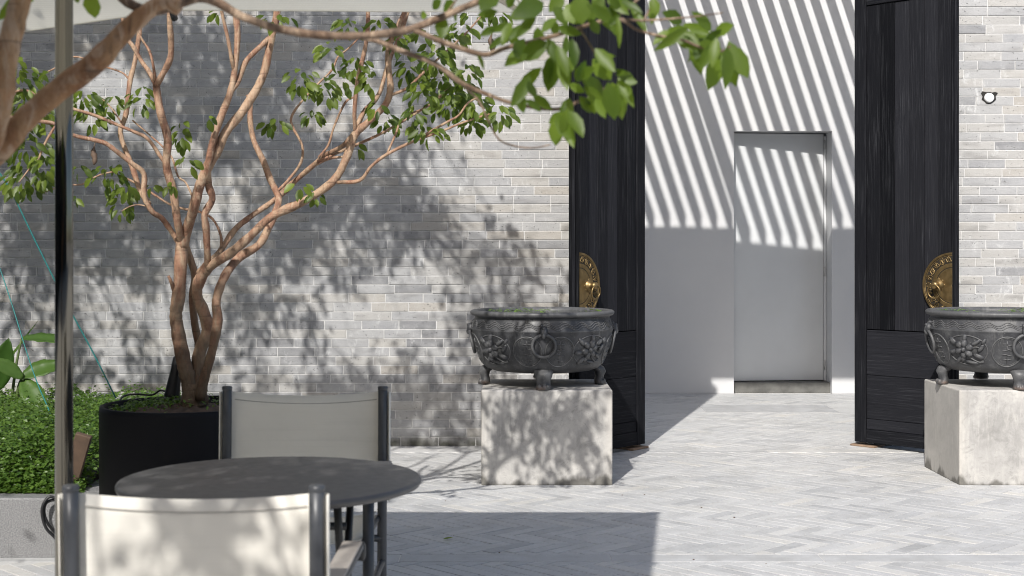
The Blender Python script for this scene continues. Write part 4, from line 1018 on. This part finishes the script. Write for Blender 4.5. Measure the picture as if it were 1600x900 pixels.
for j in range(59):
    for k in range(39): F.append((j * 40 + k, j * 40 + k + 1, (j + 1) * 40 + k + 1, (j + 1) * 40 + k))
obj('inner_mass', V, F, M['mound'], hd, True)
V, F, T = [], [], []
for k in range(48000):
    x = rng.uniform(-3.9, -1.93); y = 6.34 + 3.2 * rng.random() ** 2.6
    z = hedge_h(x, y) - .10 * rng.random() ** 1.6 + (rng.random() ** 10) * .06
    c = np.array((x, y + (-.02 if y < 6.7 else 0), z)) - np.array(H0); d = np.array(rnd_dir(-.3)); up = np.array((rng.uniform(-.8, .8), rng.uniform(-1, .4), 1.)); s = np.cross(d, up); s /= np.linalg.norm(s) + 1e-9; u = np.cross(s, d)
    L = rng.uniform(.016, .033); w = L * .36; b = len(V)
    V += [c, c + d * L * .5 + s * w + u * .003, c + d * L, c + d * L * .5 - s * w + u * .003]; F += [(b, b + 1, b + 2), (b, b + 2, b + 3)]; T += [rng.random()] * 4
for k in range(46):                                       # sprigs that stand above the mass
    x = rng.uniform(-3.6, -2.02); y = rng.uniform(6.9, 9.2)
    z0 = hedge_h(x, y); hgt = rng.uniform(.05, .15); lean = (rng.uniform(-.3, .3), rng.uniform(-.3, .3))
    for q in range(9):
        t = q / 8; c = np.array((x + lean[0] * hgt * t, y + lean[1] * hgt * t, z0 + hgt * t)) - np.array(H0); d = np.array(rnd_dir(-.5)); s = np.cross(d, (0, 0, 1.)); s /= np.linalg.norm(s) + 1e-9; L = .026; b = len(V)
        V += [c, c + d * L * .5 + s * .008, c + d * L, c + d * L * .5 - s * .008]; F += [(b, b + 1, b + 2), (b, b + 2, b + 3)]; T += [.6 + .4 * rng.random()] * 4
tag(obj('foliage', V, F, M['hleaf'], hd, False, T), kind='stuff')

pl = thing('broad_leaf_plant', 'tall plant with broad paddle leaves by the wall behind the hedge', 'plant', (-3.22, 8.95, .235))
PL0 = Vector(pl.location)
def paddle(p0, p1, w, up, droop, tone, stem=None):
    d = (p1 - p0); L = d.length; d.normalize(); s = d.cross(Vector(up)).normalized(); u = s.cross(d); V, F = [], []; n = 12
    for i in range(n + 1):
        t = i / n; wd = w * (math.sin(math.pi * min(1, t * .97 + .03)) ** .75) * (1 - .25 * t); c = p0 + d * L * t + Vector((0, 0, -droop * t * t))
        for q in (-1, -.5, 0, .5, 1): V.append(c + s * wd / 2 * q + u * (abs(q) * wd * .16 + .004 * math.sin(t * 25) * abs(q)) - PL0)
    for i in range(n):
        for k in range(4): F.append((i * 5 + k, i * 5 + k + 1, (i + 1) * 5 + k + 1, (i + 1) * 5 + k))
    lf = obj('leaf', V, F, M['cleaf'], pl, True, [tone] * len(V)); sol = lf.modifiers.new('thickness', 'SOLIDIFY'); sol.thickness = .002
    if stem is not None:
        mid = (stem + p0) / 2 + Vector((0, 0, .06)); tube_obj('stem', [stem - PL0, mid - PL0, p0 - PL0], [.012, .009, .006], M['stemgreen'], pl, 8, 4)
M['stemgreen'] = simple('stem_green', (.07, .10, .03), .6, 0, 30, .2)
b1, b2 = P(14, 660, 9.0), P(22, 655, 8.95)
paddle(P(34, 528, 9.0), P(112, 531, 8.9), .115, (0, -.55, 1), .02, .55, b1)
paddle(P(34, 590, 8.9), P(104, 560, 9.0), .15, (.1, -1, 1), .03, .5, b2)
paddle(P(36, 592, 8.88), P(-20, 548, 8.8), .11, (0, -1, .9), .05, .8, b2)
paddle(P(36, 593, 8.9), P(72, 652, 8.75), .16, (.4, -1, .4), .02, .7, b2)
paddle(P(-5, 610, 9.2), P(14, 528, 9.15), .17, (.2, -1, .2), .0, .1, b1)
paddle(P(16, 650, 8.9), P(78, 640, 8.7), .13, (0, .2, 1), .05, .0, b1)
paddle(P(-30, 620, 9.3), P(60, 500, 9.3), .02, (0, -1, .2), .0, .9, b1)
stk = box('stake', -.036, .036, -.018, .018, -.06, .27, M['stake'], None, .004, 1, (-2.005, 6.42, .26)); stk.rotation_euler = (.18, .30, .12)
tag(stk, 'short brown timber stake leaning out of the hedge beside the pot', 'stake')
cb = tube_obj('cable_loop', [P(88, 778, 6.16), P(76, 777, 6.15), P(67, 790, 6.14), P(66, 805, 6.14), P(72, 825, 6.14), P(84, 838, 6.15), P(96, 850, 6.16), P(92, 838, 6.17), P(76, 820, 6.155), P(69, 802, 6.155), P(72, 786, 6.16), P(86, 781, 6.17), P(100, 786, 6.18)], .0065, M['black'], None, 8, 4)
tag(cb, 'loop of black cable hanging over the granite kerb by the pole', 'cable')
# ropes
def rope(label, pts):
    o = tube_obj('guy_rope', pts, .0034, M['rope'], None, 6, 4); return tag(o, label, 'rope', 'green guy ropes')
rope('green guy rope tied from the tree down to the rim of the pot', [P(-6, 262, 6.2), P(18, 300, 6.21), P(50, 366, 6.23), P(83, 433, 6.26), P(112, 489, 6.3), P(146, 552, 6.34), P(181, 622, 6.38)])
rope('green guy rope slanting down into the hedge beside the broad paddle leaves', [P(-20, 370, 8.1), P(0, 420, 8.05), P(20, 480, 7.95), P(40, 545, 7.85), P(58, 598, 7.75), P(78, 645, 7.6), P(83, 672, 7.5), P(80, 700, 7.2), P(77, 735, 6.95)])
# garden spotlight in the pot
sl = thing('spotlight', 'black garden spotlight on a spike behind the tree stems in the pot', 'spotlight', (-1.527, 6.34, .63))
sl.scale = (.86, .86, .86)
S0 = Vector(sl.location)
def conv(V, F, ang, off): 
    c, s = math.cos(ang), math.sin(ang); return [(v[0] * c + v[2] * s + off[0], v[1] + off[1], -v[0] * s + v[2] * c + off[2]) for v in V]
V, F = [], []; lathe(V, F, [(0, 0), (.039, 0), (.041, .006), (.039, .016), (.034, .078), (.028, .133), (.026, .2), (.023, .21), (0, .21)], 24); obj('lamp_body', conv(V, F, .16, (.010, 0, .066)), F, M['black'], sl, True)
tube_obj('bracket', [(.016, 0, .078), (.0, -.016, .046), (0, 0, .022)], .011, M['black'], sl, 8, 3); tube_obj('spike', [(0, 0, .046), (0, 0, -.05)], .010, M['black'], sl, 8, 1)
cb = tube_obj('cable', [P(261, 612, 6.34), P(250, 610, 6.38), P(238, 617, 6.4), P(215, 616, 6.43), P(200, 617, 6.43), P(190, 622, 6.4), P(186, 632, 6.36)], .0045, M['black'], None, 7, 4); tag(cb, 'thin black cable running from the spotlight across the pot soil', 'cable')
# things fallen on the paving
fl = bpy.data.objects.new('fallen_leaf', mesh_from('fallen_leaf', *leaf_arrays((0, 0, 0), (1, .1, .02), (0, 0, 1), .048, .024, -.12, .22), M['leaf2'], True, [.95] * 11)); link(fl); fl.location = (-.32, 6.565, .006)
tag(fl, 'single small green leaf lying on the shaded paving', 'leaf')
V, F = [], []
for k in range(12):
    x, y = rng.uniform(-1.0, 1.2), rng.uniform(5.95, 8.0); s = rng.uniform(.002, .0045); ellipsoid(V, F, (x, y, s * .6), (s * 1.6, s * .3, 0), (0, s, 0), (0, 0, s * .7), 6, 4)
tag(obj('debris', V, F, M['dry'], None, True), 'tiny dark specks of seed and twig scattered on the paving', None, None, 'stuff')
